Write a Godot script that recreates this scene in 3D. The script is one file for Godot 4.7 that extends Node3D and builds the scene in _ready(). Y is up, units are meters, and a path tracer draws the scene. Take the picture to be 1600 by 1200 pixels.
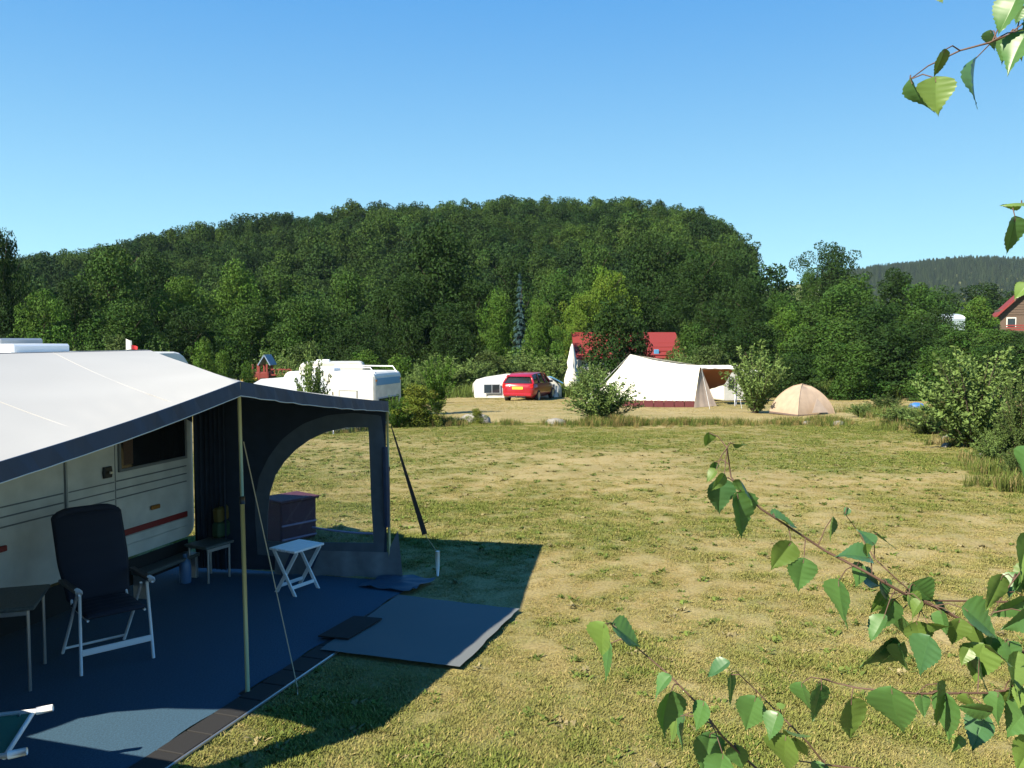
extends Node3D

const F := 1331.0          # focal length in photograph pixels (1600 x 1200)
const EYE := Vector3(0, 2.65, 0)
var pitch := 0.0
var rng := RandomNumberGenerator.new()
var n_patch := FastNoiseLite.new()
var n_fine := FastNoiseLite.new()
var n_mid := FastNoiseLite.new()
var taken := {}
var camp := Transform3D.IDENTITY   # x along the awning front, y up, z away from the caravan
const WALL := -2.45                # the caravan's wall in camp axes

# ------------------------------------------------------------------ positions
func ray(px: float, py: float) -> Vector3:
	var v := Vector3((px - 800.0) / F, -(py - 600.0) / F, -1.0)
	return v.rotated(Vector3.RIGHT, pitch)
func ground_at(px: float, py: float, y := 0.0) -> Vector3:
	var r := ray(px, py)
	return EYE + r * ((y - EYE.y) / r.y)
func at(px: float, py: float, depth: float) -> Vector3:
	var r := ray(px, py)
	return EYE + r * (depth / -r.z)
func in_camp(p: Vector3) -> Vector3:
	return camp.affine_inverse() * p
func on_plane(px: float, py: float, p0: Vector3, n: Vector3) -> Vector3:   # camp axes
	var o := in_camp(EYE)
	var r := camp.basis.inverse() * ray(px, py)
	return o + r * ((p0 - o).dot(n) / r.dot(n))
func on_wall(px: float, py: float) -> Vector3:
	return on_plane(px, py, Vector3(0, 0, WALL), Vector3(0, 0, 1))
func sm(a: float, b: float, x: float) -> float:
	var t := clampf((x - a) / (b - a), 0.0, 1.0)
	return t * t * (3.0 - 2.0 * t)
func table(t: Array, x: float) -> float:
	if x <= t[0][0]: return t[0][1]
	for i in range(1, t.size()):
		if x <= t[i][0]:
			return lerpf(t[i - 1][1], t[i][1], (x - t[i - 1][0]) / (t[i][0] - t[i - 1][0]))
	return t[-1][1]

# ------------------------------------------------------------------ objects
func numbered(called: String) -> String:
	var k: int = taken.get(called, 0)
	taken[called] = k + 1
	return called if k == 0 else "%s_%03d" % [called, k]
func tag(o: Node, label: String, category: String, group := "", kind := "") -> Node:
	o.set_meta("label", label); o.set_meta("category", category)
	if group: o.set_meta("group", group)
	if kind: o.set_meta("kind", kind)
	return o
func thing(called: String, label: String, category: String, t := Transform3D.IDENTITY, group := "") -> Node3D:
	var o := Node3D.new()
	o.name = numbered(called)
	add_child(o)
	o.transform = t
	tag(o, label, category, group)
	return o
func mesh_node(called: String, mesh: Mesh, m: Material, parent: Node = null) -> MeshInstance3D:
	var o := MeshInstance3D.new()
	o.mesh = mesh
	o.material_override = m
	o.cast_shadow = GeometryInstance3D.SHADOW_CASTING_SETTING_ON
	if parent == null:
		o.name = numbered(called)
		add_child(o)
	else:
		o.name = called
		parent.add_child(o, true)
	return o
func st_new(smooth := false) -> SurfaceTool:
	var st := SurfaceTool.new()
	st.begin(Mesh.PRIMITIVE_TRIANGLES)
	st.set_smooth_group(0 if smooth else -1)
	return st
func part(called: String, st: SurfaceTool, m: Material, parent: Node = null) -> MeshInstance3D:
	st.generate_normals()
	return mesh_node(called, st.commit(), m, parent)

# ------------------------------------------------------------------ shapes
func tri(st: SurfaceTool, a: Vector3, b: Vector3, c: Vector3):
	st.add_vertex(a); st.add_vertex(b); st.add_vertex(c)
func quad(st: SurfaceTool, a: Vector3, b: Vector3, c: Vector3, d: Vector3):
	tri(st, a, b, c); tri(st, a, c, d)
func face(st: SurfaceTool, p: Array, mid: Vector3):   # a convex face that looks away from mid
	var n: Vector3 = (p[2] - p[0]).cross(p[1] - p[0])
	var c := Vector3.ZERO
	for q in p: c += q
	c /= p.size()
	var q := p.duplicate()
	if n.dot(c - mid) < 0: q.reverse()
	for i in range(1, q.size() - 1): tri(st, q[0], q[i], q[i + 1])
func box(st: SurfaceTool, c: Vector3, s: Vector3, bevel := 0.004, b := Basis.IDENTITY):
	var h := s * 0.5
	var e := minf(bevel, minf(h.x, minf(h.y, h.z)) * 0.45)
	var P := func(sx: float, sy: float, sz: float, axis: int) -> Vector3:
		var v := Vector3(sx * (h.x - (0.0 if axis == 0 else e)), sy * (h.y - (0.0 if axis == 1 else e)), sz * (h.z - (0.0 if axis == 2 else e)))
		return c + b * v
	for s1 in [-1.0, 1.0]:
		face(st, [P.call(s1, -1, -1, 0), P.call(s1, 1, -1, 0), P.call(s1, 1, 1, 0), P.call(s1, -1, 1, 0)], c)
		face(st, [P.call(-1, s1, -1, 1), P.call(1, s1, -1, 1), P.call(1, s1, 1, 1), P.call(-1, s1, 1, 1)], c)
		face(st, [P.call(-1, -1, s1, 2), P.call(1, -1, s1, 2), P.call(1, 1, s1, 2), P.call(-1, 1, s1, 2)], c)
		for s2 in [-1.0, 1.0]:
			face(st, [P.call(s1, s2, -1, 0), P.call(s1, s2, 1, 0), P.call(s1, s2, 1, 1), P.call(s1, s2, -1, 1)], c)
			face(st, [P.call(s1, -1, s2, 0), P.call(s1, 1, s2, 0), P.call(s1, 1, s2, 2), P.call(s1, -1, s2, 2)], c)
			face(st, [P.call(-1, s1, s2, 1), P.call(1, s1, s2, 1), P.call(1, s1, s2, 2), P.call(-1, s1, s2, 2)], c)
			for s3 in [-1.0, 1.0]:
				face(st, [P.call(s1, s2, s3, 0), P.call(s1, s2, s3, 1), P.call(s1, s2, s3, 2)], c)
func tube(st: SurfaceTool, pts: Array, radii: Array, sides := 8, caps := true):
	var rings := []
	var up := Vector3(0.13, 0.97, 0.2)
	for i in pts.size():
		var d: Vector3 = (pts[mini(i + 1, pts.size() - 1)] - pts[maxi(i - 1, 0)]).normalized()
		var side := d.cross(up)
		if side.length() < 0.2: side = d.cross(Vector3.RIGHT)
		side = side.normalized()
		up = side.cross(d).normalized()
		var r: float = radii[mini(i, radii.size() - 1)]
		var ring := []
		for k in sides:
			var a := TAU * k / sides
			ring.append(pts[i] + (side * cos(a) + up * sin(a)) * r)
		rings.append(ring)
	loft(st, rings, true)
	if caps:
		for i in [0, rings.size() - 1]:
			var inner: Vector3 = pts[1] if i == 0 else pts[i - 1]
			face(st, rings[i], inner)
func loft(st: SurfaceTool, rings: Array, closed := true):
	for i in rings.size() - 1:
		var a: Array = rings[i]
		var b: Array = rings[i + 1]
		var n := a.size()
		for k in (n if closed else n - 1):
			quad(st, a[k], b[k], b[(k + 1) % n], a[(k + 1) % n])
func prism(st: SurfaceTool, pts: Array, z0: float, z1: float, bevel := 0.02):   # convex outline in x, y; drawn out along z
	var c := Vector2.ZERO
	for p in pts: c += p
	c /= pts.size()
	var rings := []
	for e in [[z0, bevel], [z0 + bevel, 0.0], [z1 - bevel, 0.0], [z1, bevel]]:
		var ring := []
		for p in pts:
			var q: Vector2 = p + (c - p).normalized() * e[1]
			ring.append(Vector3(q.x, q.y, e[0]))
		rings.append(ring)
	var mid := Vector3(c.x, c.y, (z0 + z1) * 0.5)
	for i in 3:
		for k in pts.size():
			var k2: int = (k + 1) % pts.size()
			face(st, [rings[i][k], rings[i][k2], rings[i + 1][k2], rings[i + 1][k]], mid)
	face(st, rings[0], mid); face(st, rings[3], mid)
func sheet(st: SurfaceTool, corners: Array, thick: float):   # a thin slab, its outline given from above (or in any plane)
	var n: Vector3 = ((corners[1] - corners[0]).cross(corners[2] - corners[0])).normalized() * thick * 0.5
	var mid := Vector3.ZERO
	for p in corners: mid += p
	mid /= corners.size()
	var a := []; var b := []
	for p in corners:
		a.append(p + n); b.append(p - n)
	face(st, a, mid); face(st, b, mid)
	for k in corners.size():
		var k2: int = (k + 1) % corners.size()
		face(st, [a[k], a[k2], b[k2], b[k]], mid)
func lathe(st: SurfaceTool, profile: Array, sides := 14, at_point := Vector3.ZERO, b := Basis.IDENTITY):   # [radius, height] pairs
	var rings := []
	for p in profile:
		var ring := []
		for k in sides:
			var a := TAU * k / sides
			ring.append(at_point + b * Vector3(cos(a) * p[0], p[1], sin(a) * p[0]))
		rings.append(ring)
	loft(st, rings, true)
func bez(a: Vector3, b: Vector3, sag: float, n: int) -> Array:
	var o := []
	for i in n + 1:
		var t := float(i) / n
		o.append(a.lerp(b, t) + Vector3(0, -sag * 4.0 * t * (1 - t), 0))
	return o

# ------------------------------------------------------------------ materials
var M := {}
func srgb(c: Array) -> Color:
	return Color(c[0], c[1], c[2]).linear_to_srgb()
func mat(key: String, c: Array, rough := 0.8, extra := {}) -> StandardMaterial3D:   # c is a linear base colour
	var m := StandardMaterial3D.new()
	m.albedo_color = srgb(c)
	m.roughness = rough
	m.cull_mode = BaseMaterial3D.CULL_DISABLED
	for k in extra: m.set(k, extra[k])
	M[key] = m
	return m
func noise_tex(size: int, freq: float, lo: float, hi: float, sd: int, octaves := 4) -> ImageTexture:
	var n := FastNoiseLite.new()
	n.seed = sd; n.frequency = freq; n.fractal_octaves = octaves
	var im := n.get_seamless_image(size, size)
	im.convert(Image.FORMAT_RGB8)
	for y in size:
		for x in size:
			var v := lerpf(lo, hi, im.get_pixel(x, y).r)
			im.set_pixel(x, y, Color(v, v, v))
	return ImageTexture.create_from_image(im)
func weave_tex(size: int, sd: int, lo: float, hi: float) -> ImageTexture:
	var r := RandomNumberGenerator.new(); r.seed = sd
	var im := Image.create(size, size, false, Image.FORMAT_RGB8)
	for y in size:
		for x in size:
			var v := lerpf(lo, hi, 0.5 + 0.25 * sin(x * TAU / 8.0) * sin(y * TAU / 8.0) + r.randf_range(-0.25, 0.25))
			im.set_pixel(x, y, Color(v, v, v))
	return ImageTexture.create_from_image(im)
func textured(key: String, tex: Texture2D, scale: float) -> void:
	var m: StandardMaterial3D = M[key]
	m.albedo_texture = tex
	m.uv1_triplanar = true
	m.uv1_world_triplanar = true
	m.uv1_scale = Vector3.ONE * scale
func make_materials():
	var blot := noise_tex(256, 0.012, 0.86, 1.0, 3)
	var fine := noise_tex(256, 0.06, 0.7, 1.0, 5)
	var cloth := weave_tex(128, 9, 0.9, 1.0)
	var flat_cloth := noise_tex(256, 0.01, 0.95, 1.0, 13, 2)
	mat("roof_cloth", [0.338, 0.338, 0.326], 0.75); textured("roof_cloth", flat_cloth, 0.3)
	mat("navy_cloth", [0.012, 0.032, 0.080], 0.6); textured("navy_cloth", blot, 1.4)
	mat("wall_cloth", [0.018, 0.030, 0.055], 0.85); textured("wall_cloth", blot, 1.4)
	mat("grey_cloth", [0.075, 0.10, 0.13], 0.7); textured("grey_cloth", blot, 1.6)
	mat("piping", [0.45, 0.47, 0.47], 0.6)
	mat("foil", [0.75, 0.8, 0.82], 0.03, {"transparency": BaseMaterial3D.TRANSPARENCY_ALPHA})
	M.foil.albedo_color.a = 0.05
	mat("flap", [0.13, 0.155, 0.18], 0.5); textured("flap", blot, 2.0)
	mat("pole", [0.34, 0.33, 0.17], 0.42, {"metallic": 0.35})
	mat("steel", [0.5, 0.5, 0.5], 0.35, {"metallic": 0.8})
	mat("rope", [0.33, 0.29, 0.20], 0.9)
	mat("strap", [0.01, 0.01, 0.012], 0.7)
	mat("white_plastic", [0.72, 0.74, 0.76], 0.4)
	mat("white_paint", [0.62, 0.61, 0.56], 0.35); textured("white_paint", blot, 0.7)
	mat("cream_panel", [0.62, 0.61, 0.56], 0.4); textured("cream_panel", blot, 0.9)
	mat("seam", [0.16, 0.165, 0.165], 0.6)
	mat("dark_glass", [0.012, 0.014, 0.016], 0.06)
	mat("curtain", [0.13, 0.075, 0.05], 0.9); textured("curtain", fine, 3.0)
	mat("red_trim", [0.22, 0.02, 0.018], 0.45)
	mat("amber", [0.3, 0.12, 0.02], 0.3)
	mat("black_plastic", [0.012, 0.012, 0.013], 0.45)
	mat("rubber", [0.018, 0.018, 0.019], 0.85); textured("rubber", fine, 6.0)
	mat("carpet", [0.034, 0.095, 0.155], 0.95); textured("carpet", fine, 4.0)
	mat("walk_mat", [0.115, 0.128, 0.132], 0.95); textured("walk_mat", cloth, 6.0)
	mat("doormat", [0.012, 0.012, 0.014], 0.95); textured("doormat", fine, 5.0)
	mat("chair_cloth", [0.010, 0.015, 0.032], 0.9); textured("chair_cloth", cloth, 9.0)
	mat("chair_frame", [0.68, 0.71, 0.75], 0.35)
	mat("arm_pad", [0.055, 0.055, 0.055], 0.5)
	mat("table_top", [0.11, 0.13, 0.125], 0.5); textured("table_top", fine, 3.0)
	mat("maroon", [0.055, 0.009, 0.027], 0.85); textured("maroon", blot, 2.0)
	mat("lilac", [0.20, 0.17, 0.28], 0.7)
	mat("green_cloth", [0.03, 0.17, 0.12], 0.8); textured("green_cloth", cloth, 8.0)
	mat("tarp", [0.03, 0.055, 0.09], 0.6)
	mat("bag_yellow", [0.10, 0.075, 0.012], 0.7)
	mat("bag_green", [0.015, 0.05, 0.02], 0.7)
	mat("bottle_blue", [0.08, 0.16, 0.3], 0.3)
	mat("tent_cotton", [0.80, 0.765, 0.68], 0.9); textured("tent_cotton", blot, 0.8)
	mat("tent_pink", [0.37, 0.295, 0.24], 0.9); textured("tent_pink", blot, 0.8)
	mat("tent_inner", [0.30, 0.10, 0.04], 0.9)
	mat("mud_skirt", [0.085, 0.014, 0.016], 0.8)
	mat("dome_cloth", [0.38, 0.285, 0.205], 0.7); textured("dome_cloth", blot, 1.0)
	mat("dome_dark", [0.10, 0.07, 0.06], 0.7)
	mat("car_red", [0.27, 0.006, 0.014], 0.28, {"clearcoat_enabled": true, "clearcoat": 0.8, "clearcoat_roughness": 0.08})
	mat("tail_red", [0.4, 0.01, 0.01], 0.15)
	mat("plate", [0.75, 0.58, 0.05], 0.4)
	mat("car_glass", [0.02, 0.025, 0.028], 0.04)
	mat("bark", [0.07, 0.05, 0.035], 0.95); textured("bark", fine, 2.0)
	mat("birch_bark", [0.45, 0.42, 0.38], 0.8); textured("birch_bark", fine, 3.0)
	mat("twig", [0.085, 0.046, 0.030], 0.7)
	mat("roof_red", [0.24, 0.024, 0.018], 0.7); textured("roof_red", fine, 1.2)
	mat("wood_wall", [0.13, 0.088, 0.062], 0.85); textured("wood_wall", fine, 1.0)
	mat("house_white", [0.72, 0.71, 0.66], 0.85); textured("house_white", blot, 0.4)
	mat("play_red", [0.17, 0.028, 0.02], 0.5)
	mat("play_yellow", [0.34, 0.22, 0.03], 0.5)
	mat("play_blue", [0.18, 0.24, 0.32], 0.35)
	mat("blue_stripe", [0.08, 0.24, 0.42], 0.4)
	mat("grey_panel", [0.30, 0.33, 0.36], 0.4)
	mat("greenhouse", [0.5, 0.55, 0.58], 0.15)
	mat("stone", [0.28, 0.27, 0.24], 0.9); textured("stone", fine, 2.5)
	mat("flag_red", [0.55, 0.02, 0.03], 0.8)
	mat("flag_white", [0.78, 0.78, 0.78], 0.8)
	mat("wire", [0.05, 0.05, 0.05], 0.6)
	for k in [["leaf_dark", [0.0197, 0.0442, 0.0100]], ["leaf_mid", [0.0383, 0.0815, 0.0155]], ["leaf_fresh", [0.0575, 0.1171, 0.0176]], ["leaf_lime", [0.0833, 0.1422, 0.0179]], ["leaf_olive", [0.0568, 0.0876, 0.0253]],
			["leaf_grey", [0.1135, 0.1722, 0.0499]], ["leaf_spruce", [0.0303, 0.0626, 0.0632]], ["leaf_yellow", [0.1097, 0.1376, 0.0198]], ["leaf_forest", [0.95, 0.95, 0.95]]]:
		mat(k[0], k[1], 0.7, {"metallic_specular": 0.2, "vertex_color_use_as_albedo": true, "backlight_enabled": true, "backlight": Color(0.32, 0.36, 0.18)})
	mat("birch_leaf", [0.064, 0.143, 0.037], 0.41, {"vertex_color_use_as_albedo": true, "backlight_enabled": true, "backlight": Color(0.5, 0.62, 0.24)})
	mat("birch_leaf_pale", [0.122, 0.198, 0.042], 0.44, {"vertex_color_use_as_albedo": true, "backlight_enabled": true, "backlight": Color(0.6, 0.7, 0.26)})
	mat("birch_leaf_deep", [0.046, 0.115, 0.040], 0.38, {"vertex_color_use_as_albedo": true, "backlight_enabled": true, "backlight": Color(0.4, 0.52, 0.22)})
	mat("birch_leaf_olive", [0.091, 0.148, 0.028], 0.46, {"vertex_color_use_as_albedo": true, "backlight_enabled": true, "backlight": Color(0.5, 0.6, 0.2)})
	mat("grass_blade", [1, 1, 1], 0.8, {"metallic_specular": 0.2, "vertex_color_use_as_albedo": true, "backlight_enabled": true, "backlight": Color(0.25, 0.25, 0.15)})

# ------------------------------------------------------------------ terrain
const CREST := [[-300, 410], [0, 402], [130, 387], [300, 357], [420, 342], [540, 331], [750, 320], [860, 320], [960, 324], [1040, 333], [1090, 346], [1140, 374], [1175, 416], [1212, 520]]
const RIDGE := [[1100, 470], [1250, 430], [1355, 416], [1400, 411], [1450, 405], [1500, 402], [1560, 406], [1600, 409], [1700, 396], [1900, 420]]
func terr(x: float, d: float) -> float:
	var h := -0.12 * sm(25.5, 29, d) - 0.12 * sm(29, 36, d) - 0.42 * sm(36, 46, d)
	h -= 0.75 * sm(-3.0, -7.0, x) * sm(22.5, 27.5, d)
	h += 0.25 * sm(9.5, 13.0, x) * sm(15, 20, d) * (1.0 - sm(26, 34, d))
	var px := 800.0 + x / clampf(d, 95.0, 240.0) * F
	var crest: float = maxf(0.0, (528.0 - table(CREST, px)) / F * 240.0 + 2.65 - 9.0 + 0.6)
	h += crest * sm(88, 235, d) * (1.0 - sm(275, 480, d))
	h += 4.2 * sm(8, 26, x) * sm(44, 105, d) * (1.0 - sm(140, 260, d))
	if d > 500:
		var p2 := 800.0 + x / 1200.0 * F
		h += maxf(0.0, (528.0 - table(RIDGE, p2)) / F * 1200.0 - 8.0) * sm(750, 1180, d) * (1.0 - sm(1300, 1900, d))
	if d > 20: h += n_mid.get_noise_2d(x * 0.3, d * 0.3) * 0.12 * sm(20, 40, d)
	return h
func on_terr(px: float, d: float) -> Vector3:
	var x := (px - 800.0) / F * d
	return Vector3(x, terr(x, d), -d)
const STRAW := Color(0.288, 0.230, 0.096)
const STRAW2 := Color(0.238, 0.190, 0.072)
const GREEN := Color(0.118, 0.140, 0.031)
func greenness(x: float, d: float) -> float:
	var v := n_patch.get_noise_2d(x * 0.55, d * 1.0) * 0.9 + n_mid.get_noise_2d(x * 2.2, d * 2.8) * 0.55 + n_fine.get_noise_2d(x * 0.8, d * 0.9) * 0.5
	v += 0.42 * exp(-pow((d - 23.6) / 2.0, 2)) + 0.30 * exp(-pow((d - 13.2) / 0.55, 2)) * sm(4, -1, x) + 0.2 * exp(-pow((d - 17.5) / 0.9, 2)) * sm(-2, 4, x) + 0.16 * sm(8.5, 5.5, d)
	v += 0.3 * sm(3.5, 9.0, x) * sm(13, 19, d) * sm(27, 24, d)
	v -= 0.5 * sm(26.5, 28, d) * (1.0 - sm(48, 54, d))
	v += 1.2 * sm(48, 56, d)
	return clampf(0.39 + v * 0.95, 0.0, 1.0)
func grass_color(x: float, d: float) -> Color:
	var dry := STRAW.lerp(STRAW2, clampf(0.5 + n_mid.get_noise_2d(x * 1.3 + 70, d * 1.5) * 1.2, 0, 1))
	var c := dry.lerp(GREEN, greenness(x, d))
	return c

func make_ground():
	var xs := []
	var ds := []
	var v := -14.0
	while v < 16.0: xs.append(v); v += 0.13
	var s := 0.2
	while v < 1500: xs.append(v); v += s; s = minf(s * 1.13, 60.0)
	var left := []
	v = -14.13; s = 0.2
	while v > -900: left.push_front(v); v -= s; s = minf(s * 1.13, 60.0)
	xs = left + xs
	v = -60.0
	while v < 3.0: ds.append(v); v += 3.0
	while v < 29.0: ds.append(v); v += 0.12
	s = 0.2
	while v < 2300: ds.append(v); v += s; s = minf(s * 1.06, 50.0)
	var pos := PackedVector3Array(); var col := PackedColorArray(); var uv := PackedVector2Array(); var idx := PackedInt32Array()
	for d in ds:
		for x in xs:
			var bump := n_fine.get_noise_2d(x * 0.8, d * 0.8) * 0.012 if d < 30 else 0.0
			pos.append(Vector3(x, terr(x, d) + bump - 0.006, -d)); col.append(grass_color(x, d)); uv.append(Vector2(x, d) * 0.8)
	var w := xs.size()
	for j in ds.size() - 1:
		for i in w - 1:
			var a := j * w + i
			idx.append_array([a, a + w, a + w + 1, a, a + w + 1, a + 1])
	var arr := []; arr.resize(Mesh.ARRAY_MAX)
	arr[Mesh.ARRAY_VERTEX] = pos; arr[Mesh.ARRAY_COLOR] = col; arr[Mesh.ARRAY_TEX_UV] = uv; arr[Mesh.ARRAY_INDEX] = idx
	var st := SurfaceTool.new(); st.create_from_arrays(arr); st.generate_normals()
	var m := mat("lawn", [1, 1, 1], 0.95, {"vertex_color_use_as_albedo": true})
	m.albedo_texture = noise_tex(512, 0.05, 0.72, 1.2, 21, 5)
	var o := mesh_node("ground", st.commit(), m)
	o.set_meta("kind", "structure")
	o.set_meta("label", "dry mown campsite lawn with straw and green patches"); o.set_meta("category", "lawn")

func blade_mesh(n: int, h: float, spread: float, w: float, sd: int, lean := 0.5) -> ArrayMesh:
	var r := RandomNumberGenerator.new(); r.seed = sd
	var pos := PackedVector3Array(); var nor := PackedVector3Array(); var col := PackedColorArray()
	for i in n:
		var b := Vector3(r.randf_range(-1, 1), 0, r.randf_range(-1, 1)) * spread
		var a := r.randf() * TAU
		var dir := Vector3(cos(a), 0, sin(a))
		var hh := h * r.randf_range(0.5, 1.1)
		var tip := b + dir * hh * lean * r.randf_range(0.3, 1.4) + Vector3(0, hh, 0)
		var side := Vector3(-dir.z, 0, dir.x) * w * r.randf_range(0.7, 1.3)
		var midp := b.lerp(tip, 0.55) + Vector3(0, hh * 0.1, 0)
		var t := r.randf_range(0.75, 1.25)
		for tr in [[b - side, b + side, midp + side * 0.7], [b - side, midp + side * 0.7, midp - side * 0.7], [midp - side * 0.7, midp + side * 0.7, tip]]:
			var nn: Vector3 = ((tr[2] - tr[0]) as Vector3).cross(tr[1] - tr[0]).normalized()
			for p in tr:
				pos.append(p); nor.append(nn); col.append(Color(t, t, t * r.randf_range(0.85, 1.0)))
	var arr := []; arr.resize(Mesh.ARRAY_MAX)
	arr[Mesh.ARRAY_VERTEX] = pos; arr[Mesh.ARRAY_NORMAL] = nor; arr[Mesh.ARRAY_COLOR] = col
	var am := ArrayMesh.new(); am.add_surface_from_arrays(Mesh.PRIMITIVE_TRIANGLES, arr)
	return am
func multi(called: String, mesh: Mesh, m: Material, places: Array, colors: Array, label: String, category: String) -> MultiMeshInstance3D:
	var mm := MultiMesh.new()
	mm.transform_format = MultiMesh.TRANSFORM_3D
	mm.use_colors = true
	mm.mesh = mesh
	mm.instance_count = places.size()
	for i in places.size():
		mm.set_instance_transform(i, places[i]); mm.set_instance_color(i, colors[i])
	var o := MultiMeshInstance3D.new()
	o.multimesh = mm
	o.material_override = m
	o.name = numbered(called)
	add_child(o)
	tag(o, label, category, "", "stuff")
	return o
var carpet_poly := PackedVector2Array()
func make_grass():
	var pl := []; var co := []
	for band in [[4.6, 7.0, 36000], [7.0, 10.5, 55000], [10.5, 16.0, 85000], [16.0, 27.0, 130000], [27.0, 47.0, 60000]]:
		for i in band[2]:
			var d := sqrt(rng.randf_range(band[0] * band[0], band[1] * band[1]))
			var x := rng.randf_range(-0.68, 0.68) * d
			if Geometry2D.is_point_in_polygon(Vector2(x, d), carpet_poly): continue
			var g := greenness(x, d)
			var s := rng.randf_range(0.55, 1.15) * (0.75 + 0.65 * g) * (1.0 + sm(24, 40, d))
			var b := Basis(Vector3.UP, rng.randf() * TAU).scaled(Vector3(1.0, 0.8 + 0.5 * g, 1.0) * s)
			pl.append(Transform3D(b, Vector3(x, terr(x, d) - 0.008, -d)))
			var c := grass_color(x, d)
			if rng.randf() < 0.08: c = STRAW
			if rng.randf() < 0.06: c = GREEN
			co.append(c * rng.randf_range(0.9, 1.2))
	multi("grass", blade_mesh(10, 0.017, 0.05, 0.0030, 4, 1.4), M.grass_blade, pl, co, "short dry mown grass all over the lawn", "grass")
	# clover and plantain rosettes scattered over the lawn
	pl = []; co = []
	for i in 5200:
		var d := sqrt(rng.randf_range(22.0, 520.0))
		var x := rng.randf_range(-0.66, 0.66) * d
		if Geometry2D.is_point_in_polygon(Vector2(x, d), carpet_poly): continue
		if rng.randf() > 0.25 + greenness(x, d): continue
		pl.append(Transform3D(Basis(Vector3.UP, rng.randf() * TAU).scaled(Vector3.ONE * rng.randf_range(0.5, 1.5)), Vector3(x, terr(x, d) - 0.004, -d)))
		co.append((Color(0.088, 0.120, 0.028) if rng.randf() < 0.8 else Color(0.20, 0.17, 0.09)) * rng.randf_range(0.8, 1.4))
	multi("lawn_weeds", blade_mesh(13, 0.022, 0.035, 0.011, 9, 2.2), M.grass_blade, pl, co, "broad leaved clover and plantain scattered through the dry lawn", "weeds")
	pl = []; co = []
	# longer grass on the little bank behind the lawn and along its right border
	pl = []; co = []
	for i in 9000:
		var d := 26.4 + rng.randfn(0.0, 0.45)
		var x := rng.randf_range(-7.0, 15.0)
		var amount := 0.55 + n_mid.get_noise_2d(x * 0.9, 3.0) * 1.3
		if rng.randf() > amount: continue
		var s := rng.randf_range(0.25, 0.8) * (0.5 + amount * 0.6)
		pl.append(Transform3D(Basis(Vector3.UP, rng.randf() * TAU).scaled(Vector3.ONE * s), Vector3(x, terr(x, d) - 0.02, -d)))
		co.append((Color(0.078, 0.108, 0.024) if rng.randf() < 0.68 else Color(0.22, 0.17, 0.07)) * rng.randf_range(0.7, 1.3))
	for i in 2800:
		var t := rng.randf()
		var d := lerpf(14.0, 33.0, t * t)
		var edge := table([[13, 8.3], [17, 9.1], [20, 10.3], [24, 10.6], [27, 11.2], [33, 12.5]], d)
		var x := edge + n_mid.get_noise_2d(d * 2.0, 40.0) * 1.5 + 0.4 + absf(rng.randfn(0.0, 1.3))
		var s := rng.randf_range(0.25, 0.85)
		pl.append(Transform3D(Basis(Vector3.UP, rng.randf() * TAU).scaled(Vector3.ONE * s), Vector3(x, terr(x, d) - 0.02, -d)))
		co.append((Color(0.095, 0.125, 0.03) if rng.randf() < 0.78 else Color(0.23, 0.185, 0.085)) * rng.randf_range(0.7, 1.3))
	for i in 6000:
		var d := rng.randf_range(47.0, 56.0)
		var x := rng.randf_range(-24.0, 22.0)
		pl.append(Transform3D(Basis(Vector3.UP, rng.randf() * TAU).scaled(Vector3.ONE * rng.randf_range(0.8, 2.2)), Vector3(x, terr(x, d) - 0.02, -d)))
		co.append(Color(0.08, 0.115, 0.028) * rng.randf_range(0.7, 1.5))
	multi("tall_grass", blade_mesh(14, 0.42, 0.09, 0.008, 6, 0.5), M.grass_blade, pl, co, "longer uncut grass and weeds along the lawn's borders", "grass")

# ------------------------------------------------------------------ trees
func leaf_cloud(sd: int, lobes: Array, n: int, leaf: float, up_bias := 0.35, long := 0.6) -> ArrayMesh:   # lobes: [centre, radius vector]
	var r := RandomNumberGenerator.new(); r.seed = sd
	var pos := PackedVector3Array(); var nor := PackedVector3Array(); var col := PackedColorArray(); var idx := PackedInt32Array()
	var weights := []
	var total := 0.0
	var tones := []
	for l in lobes:
		var a: float = l[1].x * l[1].y
		total += a
		weights.append(total)
		tones.append(Color(r.randf_range(0.82, 1.2), r.randf_range(0.86, 1.14), r.randf_range(0.8, 1.1)))
	var made := 0
	var tries := 0
	while made < n and tries < n * 4:
		tries += 1
		var w := r.randf() * total
		var k := 0
		while weights[k] < w: k += 1
		var c: Vector3 = lobes[k][0]
		var rad: Vector3 = lobes[k][1]
		var dir := Vector3(r.randfn(), r.randfn(), r.randfn()).normalized()
		var depth := minf(1.0 + r.randfn(0, 0.10), pow(r.randf(), 0.13) * 1.07)
		var p := c + dir * rad * depth
		made += 1
		var nn := (dir * 0.7 + Vector3(r.randfn(), r.randfn() + up_bias, r.randfn()) * 0.75).normalized()
		var t := nn.cross(Vector3(r.randfn(), r.randfn(), r.randfn())).normalized()
		var b := nn.cross(t)
		var s := leaf * r.randf_range(0.55, 1.45)
		t *= s; b *= s * long
		var base := pos.size()
		pos.append(p - t); pos.append(p + b); pos.append(p + t); pos.append(p - b)
		var jitter := r.randf_range(0.72, 1.3)
		var cc: Color = tones[k] * jitter
		for i in 4: nor.append(nn); col.append(cc)
		idx.append_array([base, base + 1, base + 2, base, base + 2, base + 3])
	var arr := []; arr.resize(Mesh.ARRAY_MAX)
	arr[Mesh.ARRAY_VERTEX] = pos; arr[Mesh.ARRAY_NORMAL] = nor; arr[Mesh.ARRAY_COLOR] = col; arr[Mesh.ARRAY_INDEX] = idx
	var am := ArrayMesh.new(); am.add_surface_from_arrays(Mesh.PRIMITIVE_TRIANGLES, arr)
	return am
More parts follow.
